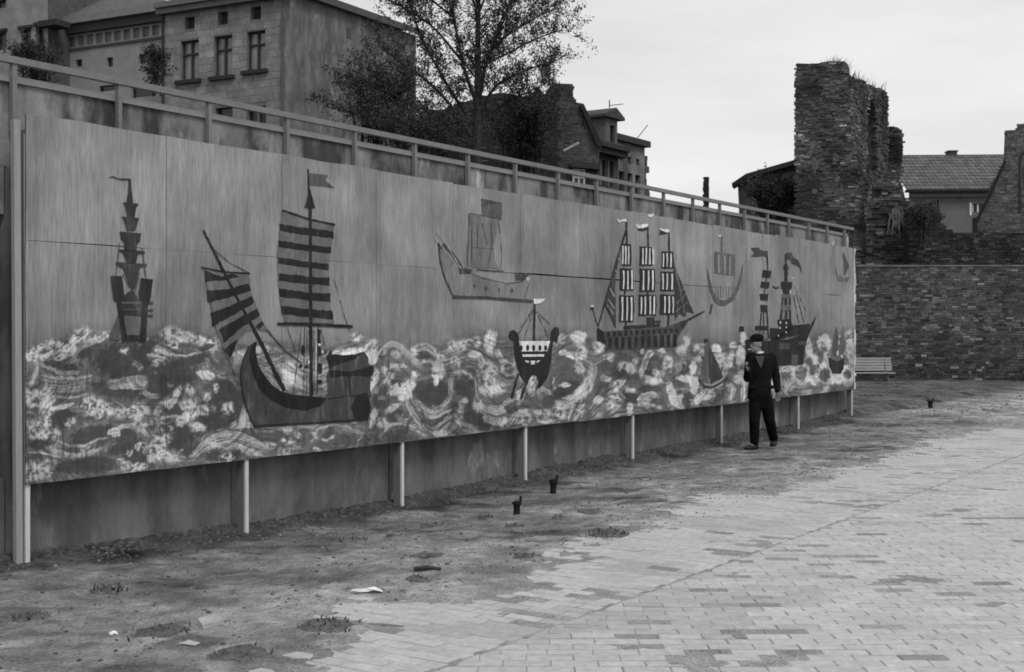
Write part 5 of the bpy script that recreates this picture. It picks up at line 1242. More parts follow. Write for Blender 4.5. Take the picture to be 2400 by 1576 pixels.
# ------------------------------------------------------------------ low house with blind arcade frieze
bp = AF.w(uL, -0.7, 0); BF = Plane((bp.x, bp.y), (0.891, -0.4545)); ub0 = BF.px(128, 100)[0]; ub1 = BF.px(392, 100)[0]
hB = empty('arcaded_house', BF.w(ub0, 0, 7.5), 'pale low house with a blind arcade frieze under its roof', 'house')
m_B = M('B_plaster', 0.215, var=.16, scale=1.6)
def br(x0, y0, x1, y1): return pxr(BF, x0, y0, x1, y1)
hol = [br(177, 140, 192, 157), br(250, 135, 265, 157), br(325, 127, 341, 150), br(155, 122, 162, 140), br(308, 196, 358, 228), br(232, 200, 272, 214)]
ztB = BF.px(260, 38)[1]; fz0, fz1 = BF.px(260, 102)[1], BF.px(260, 70)[1]
nn = 11; nich = []
fu0, fu1 = BF.px(136, 90)[0], BF.px(375, 90)[0]; st = (fu1 - fu0) / nn
for k in range(nn): nich.append((fu0 + st * k + st * .18, fu0 + st * (k + 1) - st * .10, fz0 + .06, fz1 - .08))
b = MB(); holed_wall(b, BF, ub0, ub1, 6.5, ztB, hol + nich, .14); b.build('wall', m_B, hB)
for h in nich:
    b = MB(); b.pbox(BF, h[0], h[1], -.16, -.11, h[2], h[3]); b.build('niche', M('niche_plaster', .15), hB)
for h in hol:
    b = MB(); b.pbox(BF, h[0], h[1], -.18, -.135, h[2], h[3]); b.build('window', m_dark, hB)
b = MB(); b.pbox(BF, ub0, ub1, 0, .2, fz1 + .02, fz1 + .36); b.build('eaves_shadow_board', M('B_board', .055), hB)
b = MB(); b.pbox(BF, ub0 - .1, ub1, 0, .42, fz1 + .37, ztB + .1); b.build('cornice', M('B_cornice', .17), hB)
b = MB(); b.pbox(BF, ub0, ub1, 0, .06, fz0 - .1, fz0); b.build('string_course', M('B_board', .055), hB)
b = MB(); b.add([BF.w(ub0 - .1, .4, ztB + .1), BF.w(ub1, .4, ztB + .1), BF.w(ub1, -5, ztB + 3.2), BF.w(ub0 + 1.0, -5, ztB + 3.2)], [(0, 1, 2, 3)]); b.build('roof', M('B_roof', .085, var=.3, scale=3), hB)
b = MB(); b.tube([BF.w(ub0 + .05, .1, 6.5), BF.w(ub0 + .05, .1, ztB)], .06, 6); b.build('downpipe', M('pale_pipe', .2), hB)
# ------------------------------------------------------------------ corner house at the far left
cp_ = BF.w(ub0 - .3, 1.2, 0); CF = Plane((cp_.x, cp_.y), (0.891, -0.4545)); uc0 = CF.px(-140, 100)[0]; uc1 = CF.px(112, 100)[0]
hC = empty('corner_house', CF.w(uc0 + 3, 0, 7.5), 'weathered stone house behind the bush at the far left', 'house')
hol = [pxr(CF, -12, 76, 15, 118), pxr(CF, 48, 68, 73, 112), pxr(CF, -14, 0, 14, 20), pxr(CF, 84, 60, 104, 118)]
zc = CF.px(40, -40)[1]
b = MB(); holed_wall(b, CF, uc0, uc1, 6.5, zc, hol, .2); b.build('wall', M('C_stone', .2, var=.35, scale=1.2), hC)
for h in hol:
    b = MB(); b.pbox(CF, h[0], h[1], -.24, -.19, h[2], h[3]); g = b.build('window', m_dark, hC)
    b = MB(); b.pbox(CF, h[0] - .08, h[1] + .08, .0, .1, h[3], h[3] + .12); b.build('lintel', m_sill, hC)
b = MB(); b.add([CF.w(uc1, 0, 6.5), CF.w(uc1, -4, 6.5), CF.w(uc1, -4, zc), CF.w(uc1, 0, zc)], [(0, 1, 2, 3)]); b.build('end_wall', M('C_dark', .08, var=.3), hC)
b = MB(); q = [CF.px(88, 50, .3), CF.px(130, 46, .3)]; b.pbox(CF, q[0][0], q[1][0], -.5, .3, q[1][1] - .2, q[0][1]); b.build('porch_roof', M('dark_roof', .03), hC)

# ------------------------------------------------------------------ dark gabled ruin behind the tree
DP = Plane((0, 44.0), (1, 0.10)); hD = empty('gabled_ruin', at(1250, 480, 44), 'dark broken gabled house with a chimney behind the tree', 'house')
do = poly(DP, ((985, 560), (985, 262), (1040, 256), (1085, 240), (1130, 226), (1171, 217), (1200, 222), (1229, 229), (1246, 217), (1256, 214), (1258, 204), (1264, 204), (1266, 214), (1284, 224), (1293, 232), (1293, 197), (1320, 196), (1343, 197), (1344, 234), (1352, 240), (1368, 243), (1366, 248), (1361, 252), (1366, 268), (1385, 304), (1405, 340), (1404, 560)))
b = MB(); b.prism(DP, do, -4.0, -.03); b.build('wall_core', M('D_core', .062, var=.5, scale=1.0, bump=1.0, bscale=6, bdist=.08, var2=.45), hD)
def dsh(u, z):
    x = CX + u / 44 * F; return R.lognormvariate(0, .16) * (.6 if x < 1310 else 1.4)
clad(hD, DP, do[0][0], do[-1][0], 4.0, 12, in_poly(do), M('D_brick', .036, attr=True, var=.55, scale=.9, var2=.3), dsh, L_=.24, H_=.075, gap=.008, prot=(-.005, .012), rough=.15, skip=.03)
b = MB(); b.prism(DP, poly(DP, ((1358, 250), (1366, 246), (1410, 340), (1404, 350), (1396, 340))), -4.2, .2); b.build('verge', M('verge', .02), hD)
r = pxr(DP, 1343, 398, 1368, 440); b = MB(); b.pbox(DP, r[0], r[1], .03, .06, r[2], r[3]); g = b.build('window', m_dark, hD)
for k in range(3):
    b = MB(); u = r[0] + (r[1] - r[0]) * k / 2; b.pbox(DP, u - .03, u + .03, .05, .12, r[2], r[3]); b.build('frame', m_white, g)
for z in (r[3] - .05, (r[2] + r[3]) / 2):
    b = MB(); b.pbox(DP, r[0] - .03, r[1] + .03, .052, .122, z, z + .06); b.build('frame', m_white, g)
b = MB(); b.prism(DP, poly(DP, ((1332, 388), (1345, 380), (1400, 392), (1402, 402), (1360, 398), (1334, 396))), -.3, .5); b.build('lean_to_roof', M('dark_roof', .03), hD)
b = MB(); b.tube([DP.w(*[DP.px(1318, 357)[0], .3, DP.px(1318, 357)[1]]), DP.w(*[DP.px(1354, 338)[0], .3, DP.px(1354, 338)[1]])], .035, 5); b.build('bare_pole', M('pale_pole', .3), hD)
# ------------------------------------------------------------------ dormer house and plain gabled row house
e0 = at(1398, 300, 56); EP = Plane((e0.x, e0.y), (0.662, 1)); ue1 = EP.px(1449, 400)[0]
hE = empty('dormer_house', EP.w(1, 0, 5), 'narrow dark house with a tall pedimented dormer', 'house')
ez = EP.px(1398, 342)[1]
hol = [pxr(EP, 1408, 375, 1419, 436), pxr(EP, 1426, 378, 1438, 438)]
b = MB(); holed_wall(b, EP, -.3, ue1, 4.0, ez, hol, .18); b.build('wall', M('E_wall', .06, var=.3), hE)
for h in hol:
    b = MB(); b.pbox(EP, h[0], h[1], -.2, -.16, h[2], h[3]); g = b.build('window', m_dark, hE)
    b = MB(); b.pbox(EP, h[0] - .12, h[0], 0, .06, h[2], h[3]); b.build('jamb', M('E_jamb', .11), g)
b = MB(); b.pbox(EP, -.5, ue1 + .1, -.1, .45, ez - .35, ez - .1); b.pbox(EP, -.5, ue1 + .1, -.1, .6, ez - .1, ez + .1); b.build('cornice', M('E_cornice', .035, var=.3), hE)
er = EP.px(1380, 281, -3)[1]
b = MB(); b.add([EP.w(-1.6, .5, ez + .1), EP.w(ue1, .5, ez + .1), EP.w(ue1, -3, er), EP.w(-1.6, -3, er)], [(0, 1, 2, 3)]); b.build('roof', M('E_roof', .035, var=.3), hE)
dr = pxr(EP, 1405, 280, 1433, 342); dh = pxr(EP, 1416, 296, 1428, 340)
b = MB(); holed_wall(b, EP, dr[0], dr[1], ez, dr[3], [dh], .15, o=.3); b.add([EP.w(dr[0], .3, ez), EP.w(dr[0], -2.5, ez), EP.w(dr[0], -2.5, dr[3]), EP.w(dr[0], .3, dr[3])], [(0, 1, 2, 3)]); dm = b.build('dormer', M('E_dormer', .095, var=.25), hE)
b = MB(); b.pbox(EP, dh[0], dh[1], .13, .16, dh[2], dh[3]); b.build('window', m_dark, dm)
b = MB(); um = (dr[0] + dr[1]) / 2; pz = EP.px(1425, 256)[1]
b.prism(EP, [(dr[0] - .25, dr[3]), (dr[1] + .35, dr[3]), (dr[1] + .35, dr[3] + .12), (um + .1, pz), (dr[0] - .25, dr[3] + .12)], -2.5, .5); b.build('pediment', M('E_ped', .05), dm)
b = MB(); q = EP.w(um, .2, pz); b.tube([q, q + Vector((0, 0, .35))], .025, 5); b.tube([q + Vector((0, 0, .1)), q + Vector((.6, 0, .17))], .018, 5); tag(b.build('weather_vane', m_sill, dm), kind='stuff')
f0 = EP.w(ue1 + .05, -.25, 0); FP = Plane((f0.x, f0.y), (0.662, 1)); uf1 = FP.px(1511, 400)[0]; ftop = FP.px(1478, 338)[1]
hF = empty('row_house', FP.w(2, 0, 4), 'small pale damaged house with three tiny upper windows against the sky', 'house')
hol = [pxr(FP, 1453, 362, 1461, 377), pxr(FP, 1471, 368, 1479, 386), pxr(FP, 1491, 373, 1499, 388), pxr(FP, 1451, 402, 1463, 450), pxr(FP, 1471, 407, 1483, 455), pxr(FP, 1489, 411, 1501, 460)]
b = MB(); holed_wall(b, FP, 0, uf1, 3.5, ftop, hol, .18); b.build('wall', M('F_plaster', .15, var=.5, scale=.9, speck=(1.1, .5, .56, .6)), hF)
b = MB(); b.add([FP.w(0, -5, 3.5), FP.w(0, -.01, 3.5), FP.w(0, -.01, ftop), FP.w(0, -5, ftop)], [(0, 1, 2, 3)]); b.build('side_wall', M('E_wall', .06), hF)
for h in hol:
    b = MB(); b.pbox(FP, h[0], h[1], -.22, -.17, h[2], h[3]); b.build('window', m_dark, hF)
b = MB(); b.pbox(FP, -.6, uf1 + .15, -5, .25, ftop, ftop + .28); b.build('eaves', M('F_eaves', .04), hF)
b = MB(); q = FP.px(1490, 333); b.tube([FP.w(q[0], 0, ftop + .25), FP.w(q[0] + 1.2, 0, ftop + 1.1)], .02, 5); b.build('roof_pole', m_sill, hF)
b = MB(); z = 3.5; zt_ = FP.px(1514, 365)[1]
while z < zt_:
    b.pbox(FP, uf1 - .05, uf1 + .45 + R.uniform(-.25, .25), -1.2, -.05, z, min(z + .3, zt_), R.uniform(.7, 1.3)); z += .3
tag(b.build('broken_party_wall', M('F_party', .055, attr=True, var=.3), hF), kind='stuff')
# ------------------------------------------------------------------ vegetation
m_bark = M('bark', 0.03, var=.3, scale=8, bump=.5)
m_leaf = M('leaf', 0.05, var=.1, attr=True, bump=0, rough=.7)
m_leafd = M('leaf_dark', 0.028, var=.1, attr=True, bump=0, rough=.7)
def leafquad(mb, p, s, sh):
    a = Vector((R.gauss(0, 1), R.gauss(0, 1), R.gauss(0, 1))).normalized(); b_ = a.cross(Vector((R.gauss(0, 1), R.gauss(0, 1), R.gauss(0, 1)))).normalized()
    l = s * R.uniform(.7, 1.3); w = l * .42
    mb.add([p - a * l * .5, p + b_ * w * .5, p + a * l * .5, p - b_ * w * .5], [(0, 1, 2, 3)], sh)
def limb_curve(pts, n=5):
    T[:] = [0, 0, 1]
    P = [Vector(p) for p in pts]; P = [2 * P[0] - P[1]] + P + [2 * P[-1] - P[-2]]; out = []
    for i in range(1, len(P) - 2):
        for t in np.linspace(0, 1, n, endpoint=False):
            a, b_, c, d = P[i - 1], P[i], P[i + 1], P[i + 2]
            out.append(0.5 * ((2 * b_) + (c - a) * t + (2 * a - 5 * b_ + 4 * c - d) * t * t + (3 * b_ - a - 3 * c + d) * t ** 3))
    out.append(P[-2]); return out
def grow(wood, leaves, pts, r0, r1, ntw, ltw, lsz, nleaf, start=.25, up=.5):
    c = limb_curve(pts); n = len(c)
    wood.tube(c, [r0 + (r1 - r0) * i / (n - 1) for i in range(n)], 6, cap=False)
    for k in range(ntw):
        t = start + (1 - start) * (k + R.random()) / ntw; i = min(n - 2, int(t * (n - 1))); p = c[i].lerp(c[i + 1], R.random()); tg = (c[i + 1] - c[i]).normalized()
        d = (tg * R.uniform(.2, .9) + Vector((R.gauss(0, .7), R.gauss(0, .7), R.gauss(up * .6, .5)))).normalized(); l = ltw * R.uniform(.4, 1.15)
        q = [p]; dd = d.copy()
        for s in range(4):
            dd = (dd + Vector((R.gauss(0, .22), R.gauss(0, .22), R.gauss(.08, .16)))).normalized(); q.append(q[-1] + dd * l / 4)
        rr = max(.006, (r0 + (r1 - r0) * t) * .32); wood.tube(q, [rr, rr * .8, rr * .6, rr * .45, .004], 4, cap=False)
        for s in range(3):
            a = q[R.randint(1, 4)]; e = (dd + Vector((R.gauss(0, .8), R.gauss(0, .8), R.gauss(.1, .6)))).normalized() * l * R.uniform(.25, .6)
            wood.tube([a, a + e * .5 + Vector((0, 0, .02)), a + e], [.007, .005, .003], 3, cap=False)
            for _ in range(nleaf):
                f = R.uniform(.15, 1.1); leafquad(leaves, a + e * f + Vector((R.gauss(0, .05), R.gauss(0, .05), R.gauss(0, .05))), lsz, R.uniform(.5, 1.6))
        for _ in range(nleaf):
            leafquad(leaves, q[R.randint(1, 4)] + Vector((R.gauss(0, .09), R.gauss(0, .09), R.gauss(0, .08))), lsz, R.uniform(.5, 1.6))
TD = 31.0
tree = empty('tree', (at(1117, 0, TD).x, TD, 5.0), 'tall spreading tree in sparse young leaf behind the railing', 'tree')
wood, leaves = MB(), MB()
def tpx(q, dy=0.0):
    n = len(q); return [at(x, y, TD + dy * i / (n - 1)) for i, (x, y) in enumerate(q)]
LS = .075
grow(wood, leaves, tpx([(1117, 420), (1118, 300), (1120, 200), (1120, 110), (1121, 30), (1126, -80)]), .13, .045, 34, .8, LS, 9, .35)
for q, dy, r, nt in (([(1119, 250), (1085, 150), (1064, 44), (1040, -50)], -.6, .10, 24), ([(1110, 290), (1070, 235), (1020, 150), (980, 70), (960, -20)], .7, .09, 26), ([(1105, 320), (1050, 240), (1000, 190), (930, 140), (880, 95)], -1.0, .08, 24),
                     ([(1122, 240), (1140, 150), (1180, 50), (1210, -40)], .6, .09, 24), ([(1122, 270), (1160, 205), (1220, 170), (1310, 140)], -.8, .075, 24), ([(1122, 230), (1150, 120), (1225, 60), (1300, 20)], .9, .08, 24),
                     ([(1100, 330), (1030, 280), (930, 225), (830, 190)], .6, .07, 24), ([(1100, 335), (1000, 300), (880, 275), (760, 250)], -.6, .06, 24), ([(1121, 35), (1095, -40), (1080, -110)], .4, .06, 12), ([(1121, 35), (1150, -40), (1180, -110)], -.4, .06, 12),
                     ([(1080, 140), (1010, 60), (930, 10), (860, -20)], .8, .055, 20), ([(1140, 150), (1200, 120), (1260, 90), (1320, 70)], .2, .05, 18), ([(1125, 300), (1170, 250), (1240, 215), (1290, 190)], .8, .06, 18), ([(1150, 110), (1190, 20), (1260, -40)], .5, .05, 16), ([(1060, 40), (1000, -10), (950, -60)], -.3, .05, 14)):
    grow(wood, leaves, tpx(q, dy), r * .62, .012, int(nt * 1.7), .8, LS, 16, .2)
wood.build('trunk', m_bark, tree, smooth=True); leaves.build('crown', m_leaf, tree)
def bush(name, label, cx, cy, rx, ry, Y, n, mat, lsz, cat='bush', stems=10, group=None, dep=.8, nleaf=5):
    b0 = at(cx, cy + ry, Y); e = empty(name, b0, label, cat, group); wd, lv = MB(), MB()
    for k in range(stems):
        a = R.uniform(-1, 1); tip = at(cx + rx * a * .8, cy - ry * R.uniform(.2, .95) * (1 - .35 * a * a), Y + R.uniform(-dep, dep)); mid = b0.lerp(tip, .5) + Vector((R.gauss(0, .1), 0, R.gauss(.1, .1)))
        st = b0 + Vector((a * rx / F * Y * .5, R.uniform(-.3, .3), -.3))
        grow(wd, lv, [st, mid, tip], .03, .008, n, .55, lsz, nleaf, .15)
    wd.build('stem', m_bark, e); lv.build('foliage', mat, e); return e
bush('shrub', 'broad twiggy shrub in front of the house side wall', 890, 240, 170, 120, 33, 16, m_leafd, .08, stems=20)
bush('shrub', 'low dark thicket under the tree along the railing', 1010, 330, 170, 70, 29, 14, m_leafd, .08, stems=18)
bush('shrub', 'dark climbing thicket against the gabled ruin right of the trunk', 1220, 310, 130, 85, 34, 16, m_leafd, .085, stems=20)
bush('shrub', 'dark evergreen bush below the corner house window', 80, 160, 60, 60, 38, 12, m_leafd, .11, stems=12)
bush('ivy', 'dark ivy hanging by the downpipe of the arcaded house', 366, 160, 22, 45, 47.0, 10, m_leafd, .12, cat='ivy', stems=7, dep=.2)
bush('shrub', 'dark bramble heap at the foot of the shed beside the ruin', 1812, 470, 70, 45, 47.5, 16, m_leafd, .10, stems=22, nleaf=7)
bush('shrub', 'scrubby bush growing on the stepped broken wall', 2165, 520, 35, 40, 43.3, 9, m_leafd, .09, stems=8)

# ------------------------------------------------------------------ bench by the far wall
BE = Plane((0, 38.6), (1, 0)); be = empty('bench', BE.w(BE.px(2040, 0)[0], 0, 0), 'pale slatted park bench against the brick wall', 'bench')
ua, ub = BE.px(1955, 0)[0], BE.px(2093, 0)[0]; m_bs = M('bench_wood', .3, var=.12, stretch=(.1, 1, 1)); m_iron = M('bench_iron', .1)
for k in range(5):
    z = .50 + k * .082; o = -.12 - k * .022
    b = MB(); b.pbox(BE, ua, ub, o - .022, o, z, z + .062); b.build('back_slat', m_bs, be)
for k in range(4):
    o = .0 + k * .085; b = MB(); b.pbox(BE, ua, ub, o - .02, o + .05, .425, .45); b.build('seat_slat', m_bs, be)
for u in (ua + .12, ub - .2):
    b = MB(); z0 = -.03
    b.tube([BE.w(u, .25, z0), BE.w(u - .02, .22, .42), BE.w(u, -.1, .42), BE.w(u, -.24, .9)], .026, 6); b.build('leg', m_iron, be)
    b = MB(); b.tube([BE.w(u, -.22, z0), BE.w(u, -.1, .42)], .026, 6); b.build('leg', m_iron, be)

# ------------------------------------------------------------------ small things on the earth
def onground(px, py):
    z = 0.0
    for _ in range(4):
        p = gp(px, py, z); z = gz1(p.x, p.y)
    return Vector((p.x, p.y, z))
m_stump = M('stump', .012, var=.4, scale=20, bump=.6)
def stump(px, py, h, r, label):
    p = onground(px, py); b = MB(); k = 9; rings = []
    prof = [(-.05, 1.1), (0, 1.08), (h * .3, .95), (h * .55, .95), (h * .68, 1.0), (h * .74, 1.45), (h * .82, 1.5), (h * .9, 1.2), (h * .93, .8)]
    for z, rr in prof:
        rings.append([p + Vector((math.cos(6.283 * i / k) * r * rr * R.uniform(.85, 1.15), math.sin(6.283 * i / k) * r * rr * R.uniform(.85, 1.15), z + R.uniform(-.005, .005))) for i in range(k)])
    vs_ = [q for g in rings for q in g]; fs = []
    for i in range(len(rings) - 1):
        for j in range(k): fs.append((i * k + j, i * k + (j + 1) % k, (i + 1) * k + (j + 1) % k, (i + 1) * k + j))
    fs.append(tuple((len(rings) - 1) * k + j for j in range(k))); b.add(vs_, fs)
    e = empty('stump', p, label, 'stump'); b.build('shaft', m_stump, e)
    b = MB(); q = p + Vector((r * .9, 0, h * .9)); b.tube([q - Vector((0, 0, .03)), q + Vector((.012, 0, .045)), q + Vector((.0, 0, .06))], [.016, .014, .006], 6); b.build('snag', m_stump, e)
stump(1211, 1206, .135, .032, 'short black post stump nearer the paving with a knob on top')
stump(1297, 1159, .16, .035, 'short black post stump leaning closer to the mural wall')
stump(2181, 958, .17, .05, 'small dark post stump at the paving edge before the brick wall')
m_tuft = M('tuft', .036, attr=True, bump=.9, bscale=45, var=.4, scale=16, var2=.4, bdist=.03)
def tuft(px, py, w, h, n, label='low dark weed tuft on the bare earth before the mural'):
    p = onground(px, py); b = MB()
    for _ in range(n):
        q = p + Vector((R.gauss(0, w * .4), R.gauss(0, w * .4), 0)); q.z = gz1(q.x, q.y) - .01; hh = h * R.uniform(.3, 1); t = q + Vector((R.gauss(0, .5) * hh * 1.3, R.gauss(0, .5) * hh * 1.3, hh)); m = (q + t) / 2 + Vector((0, 0, hh * .15)); ww = .006
        a = R.uniform(0, 3.14); dx = Vector((math.cos(a) * ww, math.sin(a) * ww, 0))
        b.add([q - dx, q + dx, m + dx * .8, m - dx * .8, t], [(0, 1, 2, 3), (3, 2, 4)], R.uniform(.6, 1.6))
    rr = [[(p.x, p.y)]] + [[(p.x + math.cos(6.283 * j / 14) * w * f * R.uniform(.75, 1.25), p.y + math.sin(6.283 * j / 14) * w * f * R.uniform(.75, 1.25)) for j in range(14)] for f in (.35, .7, .95)]
    fl = [q for g in rr for q in g]; zz = ground_z(np.array([q[0] for q in fl]), np.array([q[1] for q in fl]))
    lift = [.016] + [.014] * 14 + [.009] * 14 + [-.012] * 14
    b.add([(q[0], q[1], z_ + l_ + R.uniform(-.004, .004)) for q, z_, l_ in zip(fl, zz, lift)], [(0, 1 + j, 1 + (j + 1) % 14) for j in range(14)] + [(1 + 14 * k + j, 15 + 14 * k + j, 15 + 14 * k + (j + 1) % 14, 1 + 14 * k + (j + 1) % 14) for k in range(2) for j in range(14)], 3.0)
    o = b.build('weed_tuft', m_tuft, None, p); tag(o, label, 'weeds', 'weed tufts on the bare earth')
for q in ((820, 1268, .16, .05, 40), (1010, 1232, .14, .05, 40), (955, 1245, .12, .03, 24), (1135, 1216, .1, .06, 30), (1205, 1233, .1, .05, 24, 'small weed tuft at the foot of the knobbed black stump'), (1308, 1215, .07, .06, 20), (1425, 1252, .2, .06, 90, 'broad dark weed patch where the earth meets the paving strip'), (1235, 1305, .14, .04, 50), (980, 1358, .1, .05, 24, 'dark weed tuft beside the short dark stick'), (250, 1385, .12, .07, 34), (70, 1447, .14, .05, 34), (375, 1478, .2, .05, 60, 'dark weed patch between the white pebble and the broken tile'),
          (560, 1530, .2, .04, 60), (770, 1462, .2, .05, 70, 'dark weed patch at the end of the pale wooden lath'), (480, 1378, .1, .03, 20), (430, 1300, .14, .04, 26), (1000, 1305, .16, .04, 30), (1380, 1200, .14, .04, 26), (2260, 990, .3, .05, 50, 'flat dark weed patch on the far paving beyond the small stump'), (2040, 995, .4, .06, 60, 'wide weed patch at the far end of the painted boards'), (920, 1257, .08, .05, 24)): tuft(*q)
m_soil = M('soil_clod', .05, var=.35, scale=20, attr=True, bump=.6, bscale=50)
def clod(p, r, sh, mb):
    k = 6; vs_ = [p + Vector((0, 0, r * R.uniform(.5, .9)))]
    for j in range(k): a = 6.283 * j / k; vs_.append(p + Vector((math.cos(a) * r * R.uniform(.6, 1.1), math.sin(a) * r * R.uniform(.6, 1.1), r * R.uniform(.1, .45))))
    for j in range(k): a = 6.283 * j / k; vs_.append(p + Vector((math.cos(a) * r * 1.1, math.sin(a) * r * 1.1, -r * .5)))
    fs = [(0, 1 + j, 1 + (j + 1) % k) for j in range(k)] + [(1 + j, 7 + j, 7 + (j + 1) % k, 1 + (j + 1) % k) for j in range(k)]
    mb.add(vs_, fs, sh)
mb = MB(); pts = []
for _ in range(5200):      # crumbly soil heaped along the wall foot
    u = R.uniform(-1.5, 18.6); o = WOFF + abs(R.gauss(0, .17)) + .01; q = WP.w(u, o, 0); pts.append((q.x, q.y, R.uniform(.005, .022), R.uniform(.6, 1.9)))
for _ in range(4200):      # crumbs on the trodden earth
    u = R.uniform(-3, 20); o = R.uniform(0, 3.0); q = WP.w(u, o, 0); pts.append((q.x, q.y, R.choice((.006, .008, .011, .016)), R.uniform(.8, 3.6)))
for _ in range(2600):
    pts.append((R.uniform(5, 17), R.uniform(25, 39), R.choice((.01, .014, .02, .028)), R.uniform(.8, 3.4)))
za = ground_z(np.array([p[0] for p in pts]), np.array([p[1] for p in pts]))
for p, z in zip(pts, za): clod(Vector((p[0], p[1], z)), p[2], p[3], mb)
tag(mb.build('soil_crumbs', m_soil), 'loose soil crumbs and gravel over the bare earth', 'soil', None, 'stuff')
# litter
p = onground(858, 1390); b = MB(); m_paper = M('paper', .6, var=.1)
L2 = [(-.105, 0, .004), (-.085, -.02, .018), (-.03, -.012, .008), (.02, -.018, .012), (.05, -.03, .028), (.11, -.012, .008), (.10, .03, .012), (.05, .035, .034), (0, .02, .018), (-.05, .018, .014), (-.09, .015, .022)]
b.add([p + Vector(q) for q in L2] + [p + Vector((.0, .0, .03))], [(i, (i + 1) % 11, 11) for i in range(11)]); tag(b.build('paper_scrap', m_paper, None, p), 'crumpled strip of white paper on the earth beside the paving', 'paper')
p = onground(495, 1465); b = MB(); PLn = Plane((p.x, p.y), (.8, .6)); b.add([PLn.w(-.07, -.06, p.z - .01), PLn.w(.06, -.06, p.z - .01), PLn.w(.06, .05, p.z - .01), PLn.w(-.07, .05, p.z - .01), PLn.w(-.06, -.05, p.z + .035), PLn.w(.05, -.06, p.z + .05), PLn.w(.06, .05, p.z + .035), PLn.w(-.07, .04, p.z + .012)], [(4, 7, 6, 5), (0, 1, 5, 4), (1, 2, 6, 5), (2, 3, 7, 6), (3, 0, 4, 7)])
tag(b.build('broken_tile', M('tile_shard', .3, var=.25), None, p), 'broken pale tile lying on the earth', 'tile')
p = onground(895, 1468); b = MB(); b.tube([p + Vector((-.14, .03, .012)), p + Vector((0, 0, .016)), p + Vector((.13, -.035, .012))], [.012, .012, .009], 5); tag(b.build('lath', M('lath', .35), None, p), 'thin pale wooden lath lying across the paving edge', 'lath')
p = onground(1000, 1338); b = MB(); b.tube([p + Vector((-.09, 0, .012)), p + Vector((0, .005, .02)), p + Vector((.10, -.01, .014))], [.016, .02, .013], 5); tag(b.build('stick', M('stick', .04), None, p), 'short dark stick lying on the bare earth', 'stick')
p = onground(266, 1487); b = MB(); clod(p, .03, 1.0, b); tag(b.build('pebble', M('white_pebble', .65), None, p), 'white round pebble on the bare earth', 'pebble')
p = onground(440, 1512); b = MB(); clod(p, .035, 1.0, b); clod(p + Vector((.05, -.02, -.004)), .028, 1.0, b); b2 = MB(); b2.add([p + Vector(q) for q in ((-.06, .01, .005), (-.02, -.02, .01), (.05, -.03, .005), (.07, .0, .012), (.0, .03, .02))], [(0, 1, 2, 3, 4)]); tag(b2.build('paper_scrap', M('grey_paper', .36), None, p), 'small grey paper fragment trodden into the earth', 'paper')

# ------------------------------------------------------------------ the person
PD = 18.5; PS = PD / F
pf = onground(1772, 1053); G0 = pf.z
def pp(x, y, d=0.0): return Vector((at(x, 0, PD).x, PD + d, G0 + (1053 - y) * PS))
def remesh(mb, name, mat, vox, parent, smooth=2, loc=None):
    loc = loc if loc is not None else ORG[parent.name]
    me = bpy.data.meshes.new(name); me.from_pydata((np.array(mb.v) - np.array(loc)).tolist(), [], mb.f)
    o = bpy.data.objects.new('tmp', me); COL.objects.link(o)
    md = o.modifiers.new('r', 'REMESH'); md.mode = 'VOXEL'; md.voxel_size = vox; md.use_smooth_shade = True
    if smooth:
        s = o.modifiers.new('s', 'SMOOTH'); s.iterations = smooth; s.factor = .5
    dg = bpy.context.evaluated_depsgraph_get(); ev = o.evaluated_get(dg); m2 = bpy.data.meshes.new_from_object(ev); m2.name = name
    bpy.data.objects.remove(o); m2.materials.clear(); m2.materials.append(mat)
    return link(name, m2, parent, loc)
def ball(mb, c, rx, ry, rz, n=10, rot=None):
    c = Vector(c); vs_ = []; fs = []
    for i in range(n + 1):
        th = math.pi * i / n
        for j in range(2 * n):
            ph = math.pi * j / n; v = Vector((rx * math.sin(th) * math.cos(ph), ry * math.sin(th) * math.sin(ph), rz * math.cos(th)))
            if rot: v.rotate(rot)
            vs_.append(c + v)
    for i in range(n):
        for j in range(2 * n): a = i * 2 * n + j; b_ = i * 2 * n + (j + 1) % (2 * n); fs.append((a, a + 2 * n, b_ + 2 * n, b_))
    mb.add(vs_, fs)
def limb(mb, pts, rad, n=10):
    pts = [Vector(p) for p in pts]
    for i in range(len(pts) - 1):
        a, b_ = pts[i], pts[i + 1]; st = 6
        mb.tube([a.lerp(b_, t / st) for t in range(st + 1)], [rad[i] + (rad[i + 1] - rad[i]) * t / st for t in range(st + 1)], n)
    for p, r in zip(pts, rad): ball(mb, p, r, r, r, 6)
def loft(mb, secs, n=16):
    """secs: (centre, rx, ry)"""
    vs_ = []; fs = []
    for c, rx, ry in secs:
        c = Vector(c)
        for j in range(n): a = 6.2832 * j / n; vs_.append(c + Vector((rx * math.cos(a), ry * math.sin(a), 0)))
    for i in range(len(secs) - 1):
        for j in range(n): fs.append((i * n + j, i * n + (j + 1) % n, (i + 1) * n + (j + 1) % n, (i + 1) * n + j))
    fs.append(tuple(range(n - 1, -1, -1))); fs.append(tuple((len(secs) - 1) * n + j for j in range(n))); mb.add(vs_, fs)
m_skin = M('skin', .19, var=.1, scale=20, rough=.6, bump=0); m_cloth = M('suit_cloth', .008, spec=.1, var=.25, scale=12, rough=.95, bump=1.0, bscale=22, bdist=.03); m_trous = M('trouser_cloth', .006, spec=.08, var=.25, scale=12, rough=.95, bump=1.0, bscale=18, bdist=.03)
m_cap = M('cap_cloth', .008, spec=.05, var=.2, rough=.95); m_shoe = M('shoe', .012, rough=.5); m_shirt = M('shirt', .6, bump=0); m_vest = M('pullover', .055, var=.2, scale=40)
